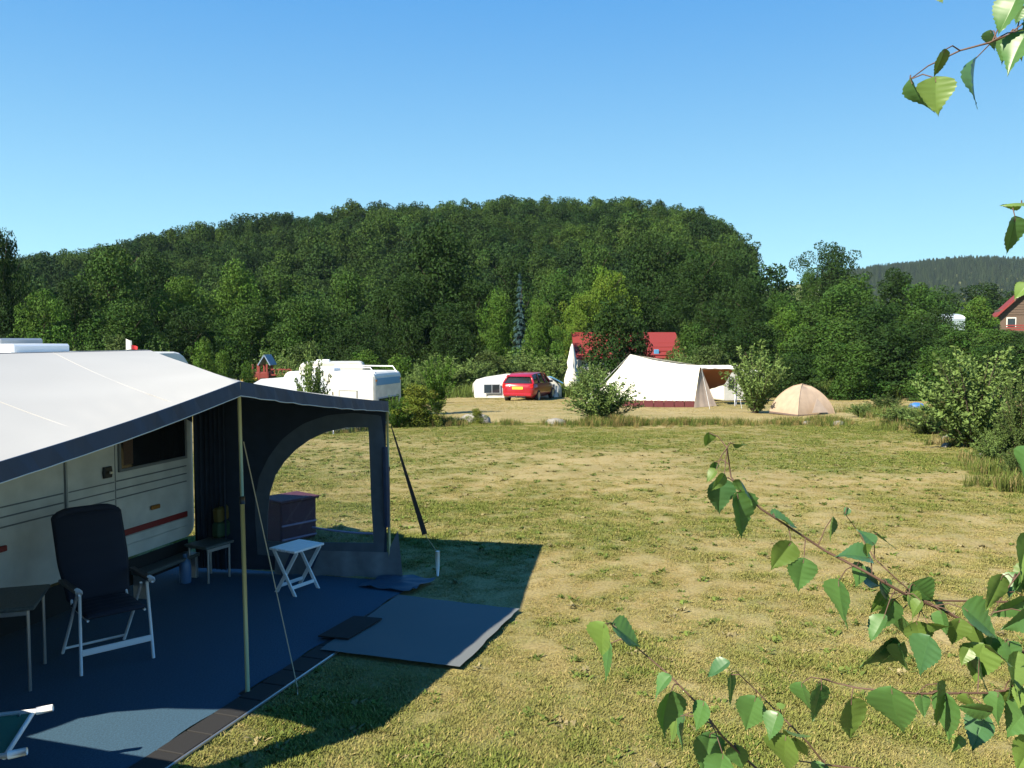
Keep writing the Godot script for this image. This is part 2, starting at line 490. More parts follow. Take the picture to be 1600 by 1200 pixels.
func crown_lobes(sd: int, n: int, y0: float, y1: float, top_width: float, rmin: float, rmax: float) -> Array:   # a crown inside a column of radius 0.5
	var r := RandomNumberGenerator.new(); r.seed = sd
	var out := []
	var lean := r.randf() * TAU
	for i in n:
		var t := (i + r.randf()) / n
		var w := 0.5 * pow(sin(PI * (0.13 + 0.80 * t)), 0.65) * lerpf(1.0, top_width, t)
		var a := i * 2.4 + r.randf_range(-0.7, 0.7)
		w *= 1.0 + 0.16 * sin(a * 2.0 + lean) + 0.10 * sin(a * 3.0 + t * 5.0)
		var core := i % 4 == 0
		var rr := (rmax * 1.35 if core else r.randf_range(rmin, rmax)) * lerpf(1.1, 0.8, t)
		var q := w * (r.randf_range(0.0, 0.4) if core else r.randf_range(0.55, 1.0)) - rr * 0.3
		var y := lerpf(y0 + rr * 0.5, y1 - rr * 0.7, t) + r.randf_range(-0.03, 0.03)
		out.append([Vector3(cos(a) * q, y, sin(a) * q), Vector3(rr, rr * r.randf_range(0.55, 0.85), rr * r.randf_range(0.8, 1.1))])
	return out
func spray(sd: int, stems: int, leaves: int, leaf: float, long: float, spread: float) -> Array:   # a loose shrub of upright arching shoots, 1 high
	var r := RandomNumberGenerator.new(); r.seed = sd
	var pos := PackedVector3Array(); var nor := PackedVector3Array(); var col := PackedColorArray(); var idx := PackedInt32Array()
	var st := st_new(true)
	for i in stems:
		var a := i * 2.4 + r.randf()
		var reach := 0.5 * spread * sqrt((i + 0.5) / stems) * r.randf_range(0.7, 1.15)
		var high := r.randf_range(0.5, 1.0) * (1.0 - 0.45 * pow(reach / 0.5, 2.0))
		var dir := Vector3(cos(a), 0, sin(a))
		var P := func(t: float) -> Vector3: return dir * (0.03 + reach * pow(t, 1.35)) + Vector3(0, high * (t - 0.12 * t * t) / 0.88, 0)
		if i % 2 == 0: tube(st, [P.call(0.0), P.call(0.35), P.call(0.7), P.call(1.0)], [0.010, 0.007, 0.004, 0.001], 4, false)
		var tone := r.randf_range(0.8, 1.2)
		for k in leaves:
			var t := lerpf(0.12, 1.03, pow(r.randf(), 0.85))
			var out := Vector3(r.randfn(), r.randfn() * 0.7, r.randfn()).normalized()
			var p: Vector3 = P.call(t) + out * 0.075 * (1.15 - 0.7 * t) * sqrt(r.randf())
			var ax := (out + Vector3(0, 0.5, 0) + dir * 0.3).normalized()
			var nn := ax.cross(Vector3(r.randfn(), r.randfn(), r.randfn())).normalized()
			var sd2 := nn.cross(ax)
			var s := leaf * r.randf_range(0.6, 1.4)
			var base := pos.size()
			for q in [p - ax * s, p + sd2 * s * long, p + ax * s, p - sd2 * s * long]: pos.append(q)
			var c := Color(tone, tone, tone * r.randf_range(0.8, 1.05)) * r.randf_range(0.7, 1.3)
			for q in 4: nor.append(nn); col.append(c)
			idx.append_array([base, base + 1, base + 2, base, base + 2, base + 3] if (ax.cross(sd2)).dot(nn) > 0 else [base, base + 2, base + 1, base, base + 3, base + 2])
	var arr := []; arr.resize(Mesh.ARRAY_MAX)
	arr[Mesh.ARRAY_VERTEX] = pos; arr[Mesh.ARRAY_NORMAL] = nor; arr[Mesh.ARRAY_COLOR] = col; arr[Mesh.ARRAY_INDEX] = idx
	var am := ArrayMesh.new(); am.add_surface_from_arrays(Mesh.PRIMITIVE_TRIANGLES, arr)
	st.generate_normals()
	return [am, st.commit()]
func trunk_mesh(sd: int, top: float, radius: float) -> ArrayMesh:
	var r := RandomNumberGenerator.new(); r.seed = sd
	var st := st_new(true)
	var pts := []; var rad := []
	for i in 7:
		var t := i / 6.0
		pts.append(Vector3(r.randf_range(-1, 1) * 0.02 * t, t * top - 0.01, r.randf_range(-1, 1) * 0.02 * t)); rad.append(radius * lerpf(1.25, 0.4, pow(t, 0.7)))
	tube(st, pts, rad, 7)
	for i in 5:
		var a := i * 1.9 + r.randf()
		var b: Vector3 = pts[2 + i % 4]
		var e := b + Vector3(cos(a) * 0.3, r.randf_range(0.15, 0.28), sin(a) * 0.3)
		tube(st, [b, b.lerp(e, 0.5) + Vector3(0, 0.02, 0), e], [radius * 0.5, radius * 0.35, radius * 0.12], 5)
	st.generate_normals()
	return st.commit()
var crowns := []      # [crown mesh, trunk mesh]
var bushes := []
var forest_crowns := []
var sprays := []
var slim := []
var conifer: ArrayMesh
func make_tree_shapes():
	for i in 7:
		var lobes := crown_lobes(100 + i, 46 + i % 3 * 8, [0.12, 0.02, 0.16, 0.08][i % 4], 1.0, [0.8, 1.0, 0.65][i % 3], 0.075, 0.15)
		crowns.append([leaf_cloud(200 + i, lobes, 22000, 0.0100), trunk_mesh(300 + i, 0.8, 0.022)])
	for i in 5:
		var lobes := crown_lobes(400 + i, 36, -0.08, 1.0, 0.75, 0.09, 0.17)
		bushes.append([leaf_cloud(500 + i, lobes, 13000, 0.0138), trunk_mesh(600 + i, 0.7, 0.02)])
	for i in 6:
		var lobes := crown_lobes(700 + i, 20, 0.2, 1.0, [0.8, 0.6, 1.0][i % 3], 0.11, 0.2)
		forest_crowns.append(leaf_cloud(800 + i, lobes, 5200, 0.0195))
	for i in 4: sprays.append(spray(900 + i, 85, 130, 0.0195, 0.45, 1.0))
	for i in 2: slim.append(spray(950 + i, 44, 150, 0.020, 0.5, 0.85))
	# conifer: whorls of drooping boughs
	var r := RandomNumberGenerator.new(); r.seed = 77
	var pos := PackedVector3Array(); var nor := PackedVector3Array(); var col := PackedColorArray()
	for i in 2600:
		var t := pow(r.randf(), 0.75)
		t = (floor(t * 17.0) + r.randf() * 0.55) / 17.0
		var y := 1.0 - t * 0.93
		var a := r.randf() * TAU
		var rad := (0.02 + 0.30 * t) * r.randf_range(0.35, 1.0) * (0.8 + 0.2 * sin(a * 5.0 + floor(t * 17.0) * 2.0))
		var p := Vector3(cos(a) * rad, y - rad * 0.28, sin(a) * rad)
		var out := Vector3(cos(a), -0.35, sin(a)).normalized() * 0.042
		var side := Vector3(-sin(a), r.randf_range(-0.4, 0.4), cos(a)) * 0.018
		var nn := side.cross(out).normalized()
		var tone := r.randf_range(0.7, 1.35)
		for q in [p - out, p + out, p + side, p - out, p - side, p + out]:
			pos.append(q); nor.append(nn); col.append(Color(tone, tone, tone))
	var arr := []; arr.resize(Mesh.ARRAY_MAX)
	arr[Mesh.ARRAY_VERTEX] = pos; arr[Mesh.ARRAY_NORMAL] = nor; arr[Mesh.ARRAY_COLOR] = col
	conifer = ArrayMesh.new(); conifer.add_surface_from_arrays(Mesh.PRIMITIVE_TRIANGLES, arr)

func tree(px: float, top: float, d: float, wide: float, tone: String, label: String, called := "broadleaf_tree", group := "", category := "tree"):
	var p := on_terr(px, d)
	var h := maxf(EYE.y + (528.0 - top) / F * d - p.y, 0.5)
	var w := wide / F * d
	var set_of: Array = bushes if called.begins_with("bush") or called.contains("_bush") or called.contains("shrub") else crowns
	if called == "willow_shrub" or (called == "hedge_bush" and tone == "leaf_grey") or (called == "garden_shrub" and tone != "leaf_yellow"): set_of = sprays
	if called == "young_tree": set_of = slim
	var pick: Array = set_of[rng.randi() % set_of.size()]
	var t := thing(called, label, category, Transform3D(Basis(Vector3.UP, rng.randf() * TAU), p), group)
	var tr := mesh_node("trunk", pick[1], M.bark, t)
	tr.scale = Vector3(w, h, w) if set_of == sprays or set_of == slim else Vector3(w * 0.8, h, w * 0.8)
	var c := mesh_node("crown", conifer if called.contains("spruce") else pick[0], M[tone], t)
	c.scale = Vector3(w, h, w)
	return t
const WOOD_EDGE := "broadleaf trees at the foot of the wooded hill"
func beside(px: float) -> String:   # the thing that stands before that stretch of the wood
	for q in [[45, "behind the near caravan's roof vent"], [150, "behind the near caravan's roof hatch"], [225, "behind the white and red flag"], [305, "between the flag and the play tower"], [385, "just before the play tower"], [450, "behind the play tower"], [520, "behind the slim young tree"],
			[590, "behind the roof railed caravan"], [660, "behind the yellow green shrub"], [730, "behind the largest oak's foot"], [790, "behind the folding camper"], [858, "behind the red car"], [915, "behind the folded parasol"], [985, "behind the cream tent's peak"],
			[1040, "above the red roof"], [1090, "behind the tent's canopy"], [1135, "behind the white camper"], [1200, "behind the tall young willow"], [1275, "above the peach dome tent"], [1345, "beyond the dome tent's far corner"], [1400, "above the weedy shrub"],
			[1445, "above the bright blue bundle"], [1490, "by the arched greenhouse"], [1560, "above the big willow shrub"]]:
		if px < q[0]: return q[1]
	return "below the wooden house"
func make_trees():
	for a in [[-60, 372, 66, 160, 0], [175, 384, 70, 170, 1], [70, 452, 58, 130, 2], [195, 468, 57, 150, 1], [120, 430, 66, 130, 0], [285, 425, 74, 120, 2], [372, 408, 76, 130, 2], [300, 478, 60, 130, 0],
			[245, 395, 84, 130, 0], [440, 420, 78, 130, 1], [478, 462, 61, 140, 1], [395, 470, 63, 130, 1], [545, 418, 74, 130, 1], [560, 488, 58, 130, 0], [600, 445, 66, 120, 0], [635, 425, 64, 130, 0], [745, 432, 66, 130, 0], [700, 470, 60, 120, 0],
			[778, 452, 60, 80, 2], [868, 418, 76, 120, 1], [800, 400, 84, 130, 0], [845, 470, 58, 80, 2], [930, 380, 92, 120, 1], [1010, 372, 84, 150, 0], [1045, 368, 90, 140, 0], [1095, 388, 80, 140, 0],
			[1135, 400, 88, 110, 0], [1060, 440, 70, 120, 0], [1000, 440, 66, 120, 0], [1115, 470, 60, 110, 0], [1165, 432, 76, 90, 0], [520, 480, 66, 110, 0], [20, 480, 60, 120, 0], [-30, 430, 62, 120, 1]]:
		tree(a[0], a[1], a[2], a[3], ["leaf_dark", "leaf_mid", "leaf_fresh"][a[4]], "%s %s broadleaf tree at the wood's edge %s" % ["tall" if a[1] < 428 else "lower", ["dark green", "mid green", "fresh green"][a[4]], beside(a[0])], "broadleaf_tree", WOOD_EDGE)
	tree(8, 350, 60, 110, "leaf_dark", "tall dark tree at the end of the wood beside the neighbouring caravans")
	tree(688, 350, 68, 200, "leaf_dark", "largest dark oak standing out in front of the wooded hill", "oak_tree")
	tree(948, 412, 64, 105, "leaf_lime", "bright lime green tree behind the red roofed house")
	tree(905, 452, 63, 90, "leaf_lime", "yellowish green tree behind the folded parasol")
	tree(957, 466, 52, 138, "leaf_dark", "dense dark bushy tree hiding the middle of the red roofed house", "bushy_tree")
	tree(990, 480, 54, 80, "leaf_dark", "dark bushy tree squeezed between the dense one and the red roofed house", "bushy_tree")
	tree(812, 428, 59, 62, "leaf_spruce", "slender blue grey spruce among the broadleaf trees", "spruce_tree")
	tree(1296, 376, 96, 125, "leaf_dark", "round dark tree standing alone on the skyline beside the hill")
	tree(1262, 420, 92, 60, "leaf_mid", "smaller tree leaning against the round tree on the skyline")
	# the bushy slope to the right of the hill
	for a in [[1215, 452, 78, 90, 1], [1250, 470, 66, 110, 1], [1335, 428, 80, 120, 1], [1395, 418, 84, 110, 0], [1435, 438, 74, 110, 1], [1370, 468, 62, 130, 0], [1300, 496, 53, 150, 1], [1385, 500, 49, 170, 0], [1465, 475, 66, 90, 0], [1310, 440, 74, 120, 1],
			[1525, 462, 80, 90, 2], [1500, 500, 58, 120, 1], [1602, 524, 56, 110, 0], [1550, 512, 55, 120, 1], [1430, 500, 56, 110, 0], [1255, 520, 55, 130, 1], [1190, 500, 60, 110, 0], [1330, 530, 46, 130, 1], [1665, 505, 66, 110, 1], [1228, 478, 63, 90, 2], [1572, 514, 84, 80, 1], [1612, 516, 80, 100, 0], [1130, 520, 57, 110, 0],
			[1080, 500, 58, 90, 1], [1600, 440, 120, 120, 0], [1530, 440, 125, 110, 0], [1470, 445, 130, 100, 1], [1240, 548, 47, 120, 0], [1460, 540, 45, 120, 1], [1560, 535, 44, 130, 0]]:
		tree(a[0], a[1], a[2], a[3], ["leaf_dark", "leaf_mid", "leaf_fresh"][a[4]], "%s %s bush on the overgrown slope %s" % ["far" if a[2] > 72 else ("nearer" if a[2] < 57 else "middle"), ["dark green", "mid green", "fresh green"][a[4]], beside(a[0])], "bush", "bushes on the overgrown slope", "bush")
	# hedge between the campsite and the wood
	for a in [[250, 535, 50, 80, 1], [388, 562, 46, 46, 2], [452, 560, 45, 60, 1], [315, 525, 44, 70, 2], [345, 545, 46, 60, 2], [430, 540, 54, 90, 1], [570, 545, 52, 100, 2], [625, 552, 48, 90, 2], [690, 548, 50, 100, 1], [735, 552, 51, 90, 1], [765, 545, 54, 90, 0], [815, 540, 56, 90, 1],
			[865, 548, 54, 80, 1], [655, 565, 40, 60, 1], [925, 560, 49, 60, 1], [1060, 540, 50, 80, 1], [1110, 535, 52, 100, 0], [100, 530, 48, 90, 1], [20, 535, 52, 90, 0], [180, 520, 52, 90, 0], [480, 530, 56, 110, 0]]:
		tree(a[0], a[1], a[2], a[3], ["leaf_olive", "leaf_grey", "leaf_fresh"][a[4]], "%s hedge bush at the campsite's back %s" % [["dull olive", "grey green", "fresh green"][a[4]], beside(a[0])], "hedge_bush", "hedge bushes behind the campsite", "bush")
	# shrubs about the pitches
	tree(652, 598, 25.6, 95, "leaf_yellow", "yellow green rounded shrub beside the awning's far corner", "garden_shrub", "", "shrub")
	tree(618, 612, 25.2, 50, "leaf_fresh", "dark little shrub under the caravan with the blue stripe", "garden_shrub", "", "shrub")
	tree(486, 536, 24.0, 72, "leaf_grey", "slim young tree in front of the caravan with the blue stripe", "young_tree", "", "tree")
	tree(683, 548, 31.0, 70, "leaf_fresh", "slim young birch behind the yellow green shrub", "young_tree", "", "tree")
	tree(942, 576, 27.2, 125, "leaf_grey", "loose grey green shrub in front of the ridge tent's left end", "garden_shrub", "", "shrub")
	tree(1182, 528, 32.0, 104, "leaf_grey", "tall young willow between the ridge tent and dome tent", "willow_shrub", "", "shrub")
	tree(1524, 528, 20.0, 195, "leaf_grey", "big loose willow shrub at the lawn's stony border", "willow_shrub", "", "shrub")
	tree(1600, 575, 17.5, 90, "leaf_olive", "olive shrub behind the stones at the lawn's border", "garden_shrub", "", "shrub")
	tree(1385, 612, 30.0, 60, "leaf_olive", "low weedy shrub beside the dome tent", "garden_shrub", "", "shrub")
	tree(1412, 628, 24.5, 78, "leaf_grey", "light green weedy shrub at the lawn's border between dome tent and willow", "garden_shrub", "", "shrub")
	tree(1452, 640, 22.5, 66, "leaf_olive", "olive weedy shrub directly left of the big willow shrub's foot", "garden_shrub", "", "shrub")
	tree(1348, 632, 28.0, 50, "leaf_grey", "low light green shrub near the dome tent's right side", "garden_shrub", "", "shrub")
	tree(1562, 664, 17.6, 84, "leaf_grey", "light green leafy weeds behind the largest grey stone", "garden_shrub", "", "shrub")
	tree(1598, 688, 15.6, 60, "leaf_olive", "olive leafy weeds beside the largest grey stone on the lawn's border", "garden_shrub", "", "shrub")
	tree(745, 648, 26.5, 34, "leaf_yellow", "very small yellow flowering shrub on the grass bank", "garden_shrub", "", "shrub")

func make_forest():
	var pl := [[], [], [], [], [], []]
	var co := [[], [], [], [], [], []]
	var d := 84.0
	while d < 290.0:
		var step := lerpf(3.9, 4.9, (d - 84.0) / 200.0)
		var x := -0.74 * d
		while x < 0.75 * d:
			x += step * rng.randf_range(0.7, 1.3)
			var q := x + rng.randf_range(-1, 1)
			var dd := d + rng.randf_range(-2, 2)
			var beyond := 800.0 + q / clampf(dd, 95.0, 240.0) * F > 1170.0
			if beyond and (dd < 112 or dd > 200): continue
			var h := rng.randf_range(4.8, 9.8) * (1.0 + 0.3 * n_mid.get_noise_2d(q * 0.04, dd * 0.04))
			if beyond: h *= 0.42
			elif rng.randf() < 0.05: h *= 1.12
			var w := h * rng.randf_range(0.62, 0.95)
			var k := rng.randi() % 6
			pl[k].append(Transform3D(Basis(Vector3.UP, rng.randf() * TAU).scaled(Vector3(w, h, w)), Vector3(q, terr(q, dd) - 0.6, -dd)))
			var mix := clampf(0.4 + n_patch.get_noise_2d(q * 0.25, dd * 0.25) * 1.3 + rng.randf_range(-0.3, 0.3), 0, 1)
			co[k].append(Color(0.016, 0.039, 0.010).lerp(Color(0.049, 0.090, 0.017), mix) * rng.randf_range(0.85, 1.2))
		d += step * 0.9
	for k in 6:
		multi("wooded_hillside", forest_crowns[k], M.leaf_forest, pl[k], co[k], "dense broadleaf wood covering the whole hillside", "forest")
	var cp := []; var cc := []
	d = 880.0
	while d < 1290.0:
		var x := d * 0.36
		while x < d * 0.78:
			x += rng.randf_range(3.0, 7.0)
			var h := rng.randf_range(8.0, 13.0)
			var dd := d + rng.randf_range(-5, 5)
			cp.append(Transform3D(Basis(Vector3.UP, rng.randf() * TAU).scaled(Vector3(h, h, h)), Vector3(x, terr(x, dd) - 1.0, -dd)))
			cc.append(Color(0.045, 0.075, 0.026).lerp(Color(0.075, 0.11, 0.036), rng.randf()) * rng.randf_range(0.8, 1.2))
		d += 8.0
	multi("far_forest", conifer, M.leaf_forest, cp, cc, "hazy conifer wood on the far ridge", "forest")

# ------------------------------------------------------------------ the awning and its caravan
func wall_with_window(parent: Node, outer: Array, hole: Array, to3: Callable, cloth: Material, trim: Material, band: float, inward: float):
	var c := Vector2.ZERO
	for p in hole: c += p
	c /= hole.size()
	var angles := []
	for i in 72: angles.append(-PI + TAU * i / 72.0)
	for p in outer + hole: angles.append((p - c).angle())
	angles.sort()
	var hit := func(poly: Array, a: float) -> Vector2:
		var best := 1e9
		var far := c + Vector2.from_angle(a) * 50.0
		var got: Vector2 = poly[0]
		for i in poly.size():
			var q = Geometry2D.segment_intersects_segment(c, far, poly[i], poly[(i + 1) % poly.size()])
			if q != null and c.distance_to(q) < best:
				best = c.distance_to(q); got = q
		return got
	var inner := []; var outr := []; var mid := []
	for a in angles:
		var i2: Vector2 = hit.call(hole, a)
		var o2: Vector2 = hit.call(outer, a)
		inner.append(i2); outr.append(o2)
		mid.append(i2.lerp(o2, minf(1.0, band / maxf(i2.distance_to(o2), 0.001))))
	var n := inner.size()
	var st := st_new()
	for k in n: quad(st, to3.call(inner[k], 0.0), to3.call(outr[k], 0.0), to3.call(outr[(k + 1) % n], 0.0), to3.call(inner[(k + 1) % n], 0.0))
	part("side_wall", st, cloth, parent)
	st = st_new()
	for k in n:
		var k2 := (k + 1) % n
		quad(st, to3.call(inner[k], inward), to3.call(mid[k], inward), to3.call(mid[k2], inward), to3.call(inner[k2], inward))
		quad(st, to3.call(inner[k], inward), to3.call(inner[k], 0.0), to3.call(inner[k2], 0.0), to3.call(inner[k2], inward))
	part("window_border", st, trim, parent)
	st = st_new()
	for k in n: tri(st, to3.call(c, inward * 0.5), to3.call(inner[k], inward * 0.5), to3.call(inner[(k + 1) % n], inward * 0.5))
	part("window_foil", st, M.foil, parent)

func make_awning():
	var p1b := Vector3.ZERO
	var p1 := in_camp(at(373, 597, 6.33))
	var p2b := in_camp(ground_at(609, 903))
	var p2 := in_camp(at(605, 628, -ground_at(609, 903).z))
	var p0b := Vector3(-2.2, 0, -0.12)
	var p0 := Vector3(-2.2, 1.99, -0.12)
	var rail0 := Vector3(-2.2, 2.52, WALL)
	var ridge := on_wall(235, 547.5)
	var rear := on_wall(300, 590); rear.y = 2.2
	var t := thing("caravan_awning", "big blue and light grey awning with open front and arched side window", "awning", camp)
	# roof
	var st := st_new(true)
	var nu := 22
	var nv := 14
	for seg in [[p0, p1, rail0, ridge], [p1, p2, ridge, rear]]:
		var g := []
		for i in nu + 1:
			var row := []
			var u := float(i) / nu
			var f: Vector3 = seg[0].lerp(seg[1], u)
			var b: Vector3 = seg[2].lerp(seg[3], u)
			f.y -= 0.02 * sin(u * PI) if seg[0] == p0 else 0.02 * sin(u * PI)
			for j in nv + 1:
				var v := float(j) / nv
				var p := f.lerp(b, v)
				var inside := sin(v * PI) * sin(u * PI)
				p.y -= inside * (0.03 if seg[0] == p0 else 0.07)
				p.y += n_mid.get_noise_2d(p.x * 3.0 + 9.0, p.z * 1.3) * 0.005 * sin(v * PI) + 0.007 * sin(p.x * 26.0 + p.z * 4.0) * maxf(0.0, 1.0 - v * 3.0) * sin(u * PI)
				row.append(p)
			g.append(row)
		loft(st, g, false)
	part("roof", st, M.roof_cloth, t)
	for sx in [0.36, 0.70]:
		var seam := []
		for j in 15:
			var v := j / 14.0
			seam.append(p0.lerp(p1, sx).lerp(rail0.lerp(ridge, sx), v) + Vector3(0, -0.02 * sin(sx * PI) * (1 - v) - 0.03 * sin(v * PI) * sin(sx * PI) + 0.001, 0))
		st = st_new(true); tube(st, seam, [0.0022], 5)
		part("roof_seam", st, M.roof_cloth, t)
	# added strip of cloth that stops sun leaking in between roof and caravan
	st = st_new()
	var line := [rail0, ridge, rear]
	for i in 2: quad(st, line[i] + Vector3(0, 0.004, 0.003), line[i + 1] + Vector3(0, 0.004, 0.003), line[i + 1] + Vector3(0, -0.5 if i == 1 else -0.28, -0.006), line[i] + Vector3(0, -0.5 if i == 1 else -0.28, -0.006))
	part("sun_leak_strip", st, M.wall_cloth, t)
	st = st_new(); box(st, (rail0 + ridge) * 0.5 + Vector3(0, -0.012, -0.03), Vector3(ridge.x - rail0.x, 0.035, 0.04), 0.005)
	part("awning_rail", st, M.piping, t)
	# valance
	for seg in [[p0, p1, 0.02], [p1, p2, 0.02]]:
		st = st_new(false)
		var top := []; var bot := []; var top2 := []; var bot2 := []; var pipe := []
		for i in 31:
			var u := i / 30.0
			var q: Vector3 = seg[0].lerp(seg[1], u) + Vector3(0, -seg[2] * sin(u * PI), 0)
			var wave := 0.006 * sin(i * 1.7) + 0.004 * sin(i * 4.1)
			top.append(q + Vector3(0, 0.006, 0.012)); bot.append(q + Vector3(0, -0.10 + wave * 0.4, 0.016 + wave))
			top2.append(q + Vector3(0, 0.006, 0.002)); bot2.append(q + Vector3(0, -0.10 + wave * 0.4, 0.010 + wave))
			pipe.append(bot[-1] + Vector3(0, -0.003, -0.003))
		loft(st, [top2, top, bot, bot2], false)
		part("valance", st, M.navy_cloth, t)
		st = st_new(true); tube(st, pipe, [0.0045], 6)
		part("piping", st, M.piping, t)
	st = st_new(true)
	loft(st, [bez(p2, rear, 0.03, 12), bez(p2 + Vector3(0.02, -0.118, 0), rear + Vector3(0.02, -0.118, 0), 0.03, 12)], false)
	part("valance", st, M.navy_cloth, t)
	# far side wall with its arched window
	var foot := Vector3(rear.x, 0, rear.z)
	var along := (p2b - foot); along.y = 0
	var length := along.length()
	along = along.normalized()
	var pn := along.cross(Vector3.UP)
	if pn.x > 0: pn = -pn
	var hole := []
	for q in [[418, 846], [419, 800], [422, 770], [431, 742], [445, 721], [462, 703], [484, 687], [510, 675], [540, 668], [572, 667], [576, 668], [578, 720], [580, 780], [584, 848]]:
		var w := on_plane(q[0], q[1], p2b, pn)
		hole.append(Vector2((w - foot).dot(along), w.y))
	var outer := [Vector2(0, 0.05), Vector2(0, rear.y - 0.01), Vector2(length - 0.03, p2.y - 0.012), Vector2(length - 0.03, 0.05)]
	var to3 := func(p: Vector2, off: float) -> Vector3: return foot + along * p.x + Vector3(0, p.y, 0) + pn * off
	wall_with_window(t, outer, hole, to3, M.wall_cloth, M.grey_cloth, 0.19, 0.006)
	# mud flap under the window
	var low: Vector2 = hole[-1]
	st = st_new(true)
	var rows := [[], []]
	for i in 13:
		var u := lerpf(length * 0.42, length + 0.10, i / 12.0)
		rows[0].append(to3.call(Vector2(u, low.y - 0.10 + (0.25 if i == 12 else 0.0)), 0.012)); rows[1].append(to3.call(Vector2(u + (0.06 if i == 12 else 0.0), 0.02), 0.05 + 0.03 * sin(i * 2.1)))
	loft(st, rows, false)
	part("mud_flap", st, M.flap, t)
	for s in [0.48, 0.60]:
		st = st_new()
		sheet(st, [to3.call(Vector2(length * s + 0.06, low.y - 0.10), 0.03), to3.call(Vector2(length * s + 0.12, low.y - 0.10), 0.03), to3.call(Vector2(length * s + 0.02, 0.03), 0.10), to3.call(Vector2(length * s - 0.04, 0.03), 0.10)], 0.003)
		part("dark_band", st, M.navy_cloth, t)
	st = st_new()
	tube(st, [on_plane(603, 698, p2b, pn) + pn * 0.04, on_plane(605, 760, p2b, pn) + pn * 0.045, on_plane(606, 822, p2b, pn) + pn * 0.04], [0.03, 0.04, 0.033], 8)
	part("rolled_blind", st, M.navy_cloth, t)
	# near side wall with the same kind of window: the sun shines through it onto the carpet
	var h2 := []
	for q in [[-1.78, 1.2], [-1.93, 1.42], [-1.80, 1.66], [-1.61, 1.82], [-1.19, 1.93], [-0.75, 1.90], [-0.42, 1.83], [-0.42, 1.17]]: h2.append(Vector2(q[0], q[1]))
	wall_with_window(t, [Vector2(WALL, 0.03), Vector2(WALL, 2.535), Vector2(-0.11, 2.0), Vector2(-0.11, 0.03)], h2, func(p: Vector2, off: float) -> Vector3: return Vector3(-2.2 + off, p.y, p.x), M.wall_cloth, M.grey_cloth, 0.12, 0.006)
	# poles and rafters
	for q in [[p1b, p1], [p2b, p2], [p0b, p0]]:
		st = st_new(true)
		tube(st, [q[0] + Vector3(0, 0.015, 0), q[0].lerp(q[1], 0.62)], [0.0165], 10)
		tube(st, [q[0].lerp(q[1], 0.62), q[1] - Vector3(0, 0.004, 0)], [0.0135], 10)
		var pole := part("pole", st, M.pole, t)
		st = st_new(true); tube(st, [q[0].lerp(q[1], 0.61), q[0].lerp(q[1], 0.635)], [0.021], 10)
		part("clamp", st, M.black_plastic, pole)
		st = st_new(); box(st, q[0] + Vector3(0, 0.012, 0), Vector3(0.10, 0.014, 0.10), 0.004)
		part("foot_plate", st, M.black_plastic, pole)
	for q in [[p1, ridge], [p2, rear], [p0, rail0]]:
		st = st_new(true); tube(st, bez(q[0] + Vector3(0, -0.03, -0.02), q[1] + Vector3(0, -0.05, 0.02), 0.03, 6), [0.012], 8)
		part("rafter", st, M.steel, t)
	for q in [[p0, p1], [p1, p2]]:
		st = st_new(true); tube(st, bez(q[0] + Vector3(0, -0.05, -0.03), q[1] + Vector3(0, -0.05, -0.03), 0.02, 6), [0.012], 8)
		part("front_bar", st, M.steel, t)
	# inner curtain hung where the awning meets the caravan's end
	st = st_new(true)
	var fold := [[], []]
	for i in 19:
		var u := i / 18.0
		var p := Vector3(rear.x - 0.02 - 0.02 * sin(i * 2.2), 0, lerpf(WALL + 0.03, WALL + 0.42, u) + 0.02 * cos(i * 2.2))
		fold[0].append(p + Vector3(0, 2.1, 0)); fold[1].append(p + Vector3(0, 0.06, 0))
	loft(st, fold, false)
	part("curtain", st, M.wall_cloth, t)
	# guy rope of the middle pole
	var a := in_camp(at(380.5, 690, 6.33))
	var b := in_camp(ground_at(465, 1085))
	st = st_new(true); tube(st, [a, b + Vector3(0, 0.05, 0)], [0.0042], 6)
	part("guy_rope", st, M.rope, t)
	st = st_new(true); tube(st, [b + Vector3(0, 0.06, 0), b + Vector3(0, -0.03, 0)], [0.006, 0.004], 6)
	part("peg", st, M.steel, t)
	# storm strap of the corner pole
	a = in_camp(at(611, 665, -ground_at(609, 903).z))
	b = in_camp(ground_at(684, 900))
	var dir := (b - a).normalized()
	var m1 := a.lerp(b, 0.72)
	var side := dir.cross((in_camp(EYE) - a).normalized()).normalized()
	st = st_new()
	sheet(st, [a - side * 0.006, a + side * 0.006, m1 + side * 0.03, m1 - side * 0.03], 0.003)
	part("storm_strap", st, M.strap, t)
	st = st_new(true); tube(st, [m1, b + Vector3(0, 0.26, 0)], [0.004], 6)
	part("strap_cord", st, M.rope, t)
	st = st_new(true); tube(st, [b + Vector3(0, 0.28, 0), b + Vector3(0, 0.10, 0), b + Vector3(0, 0.0, 0)], [0.026, 0.022, 0.012], 8)
	part("spring_peg", st, M.white_plastic, t)

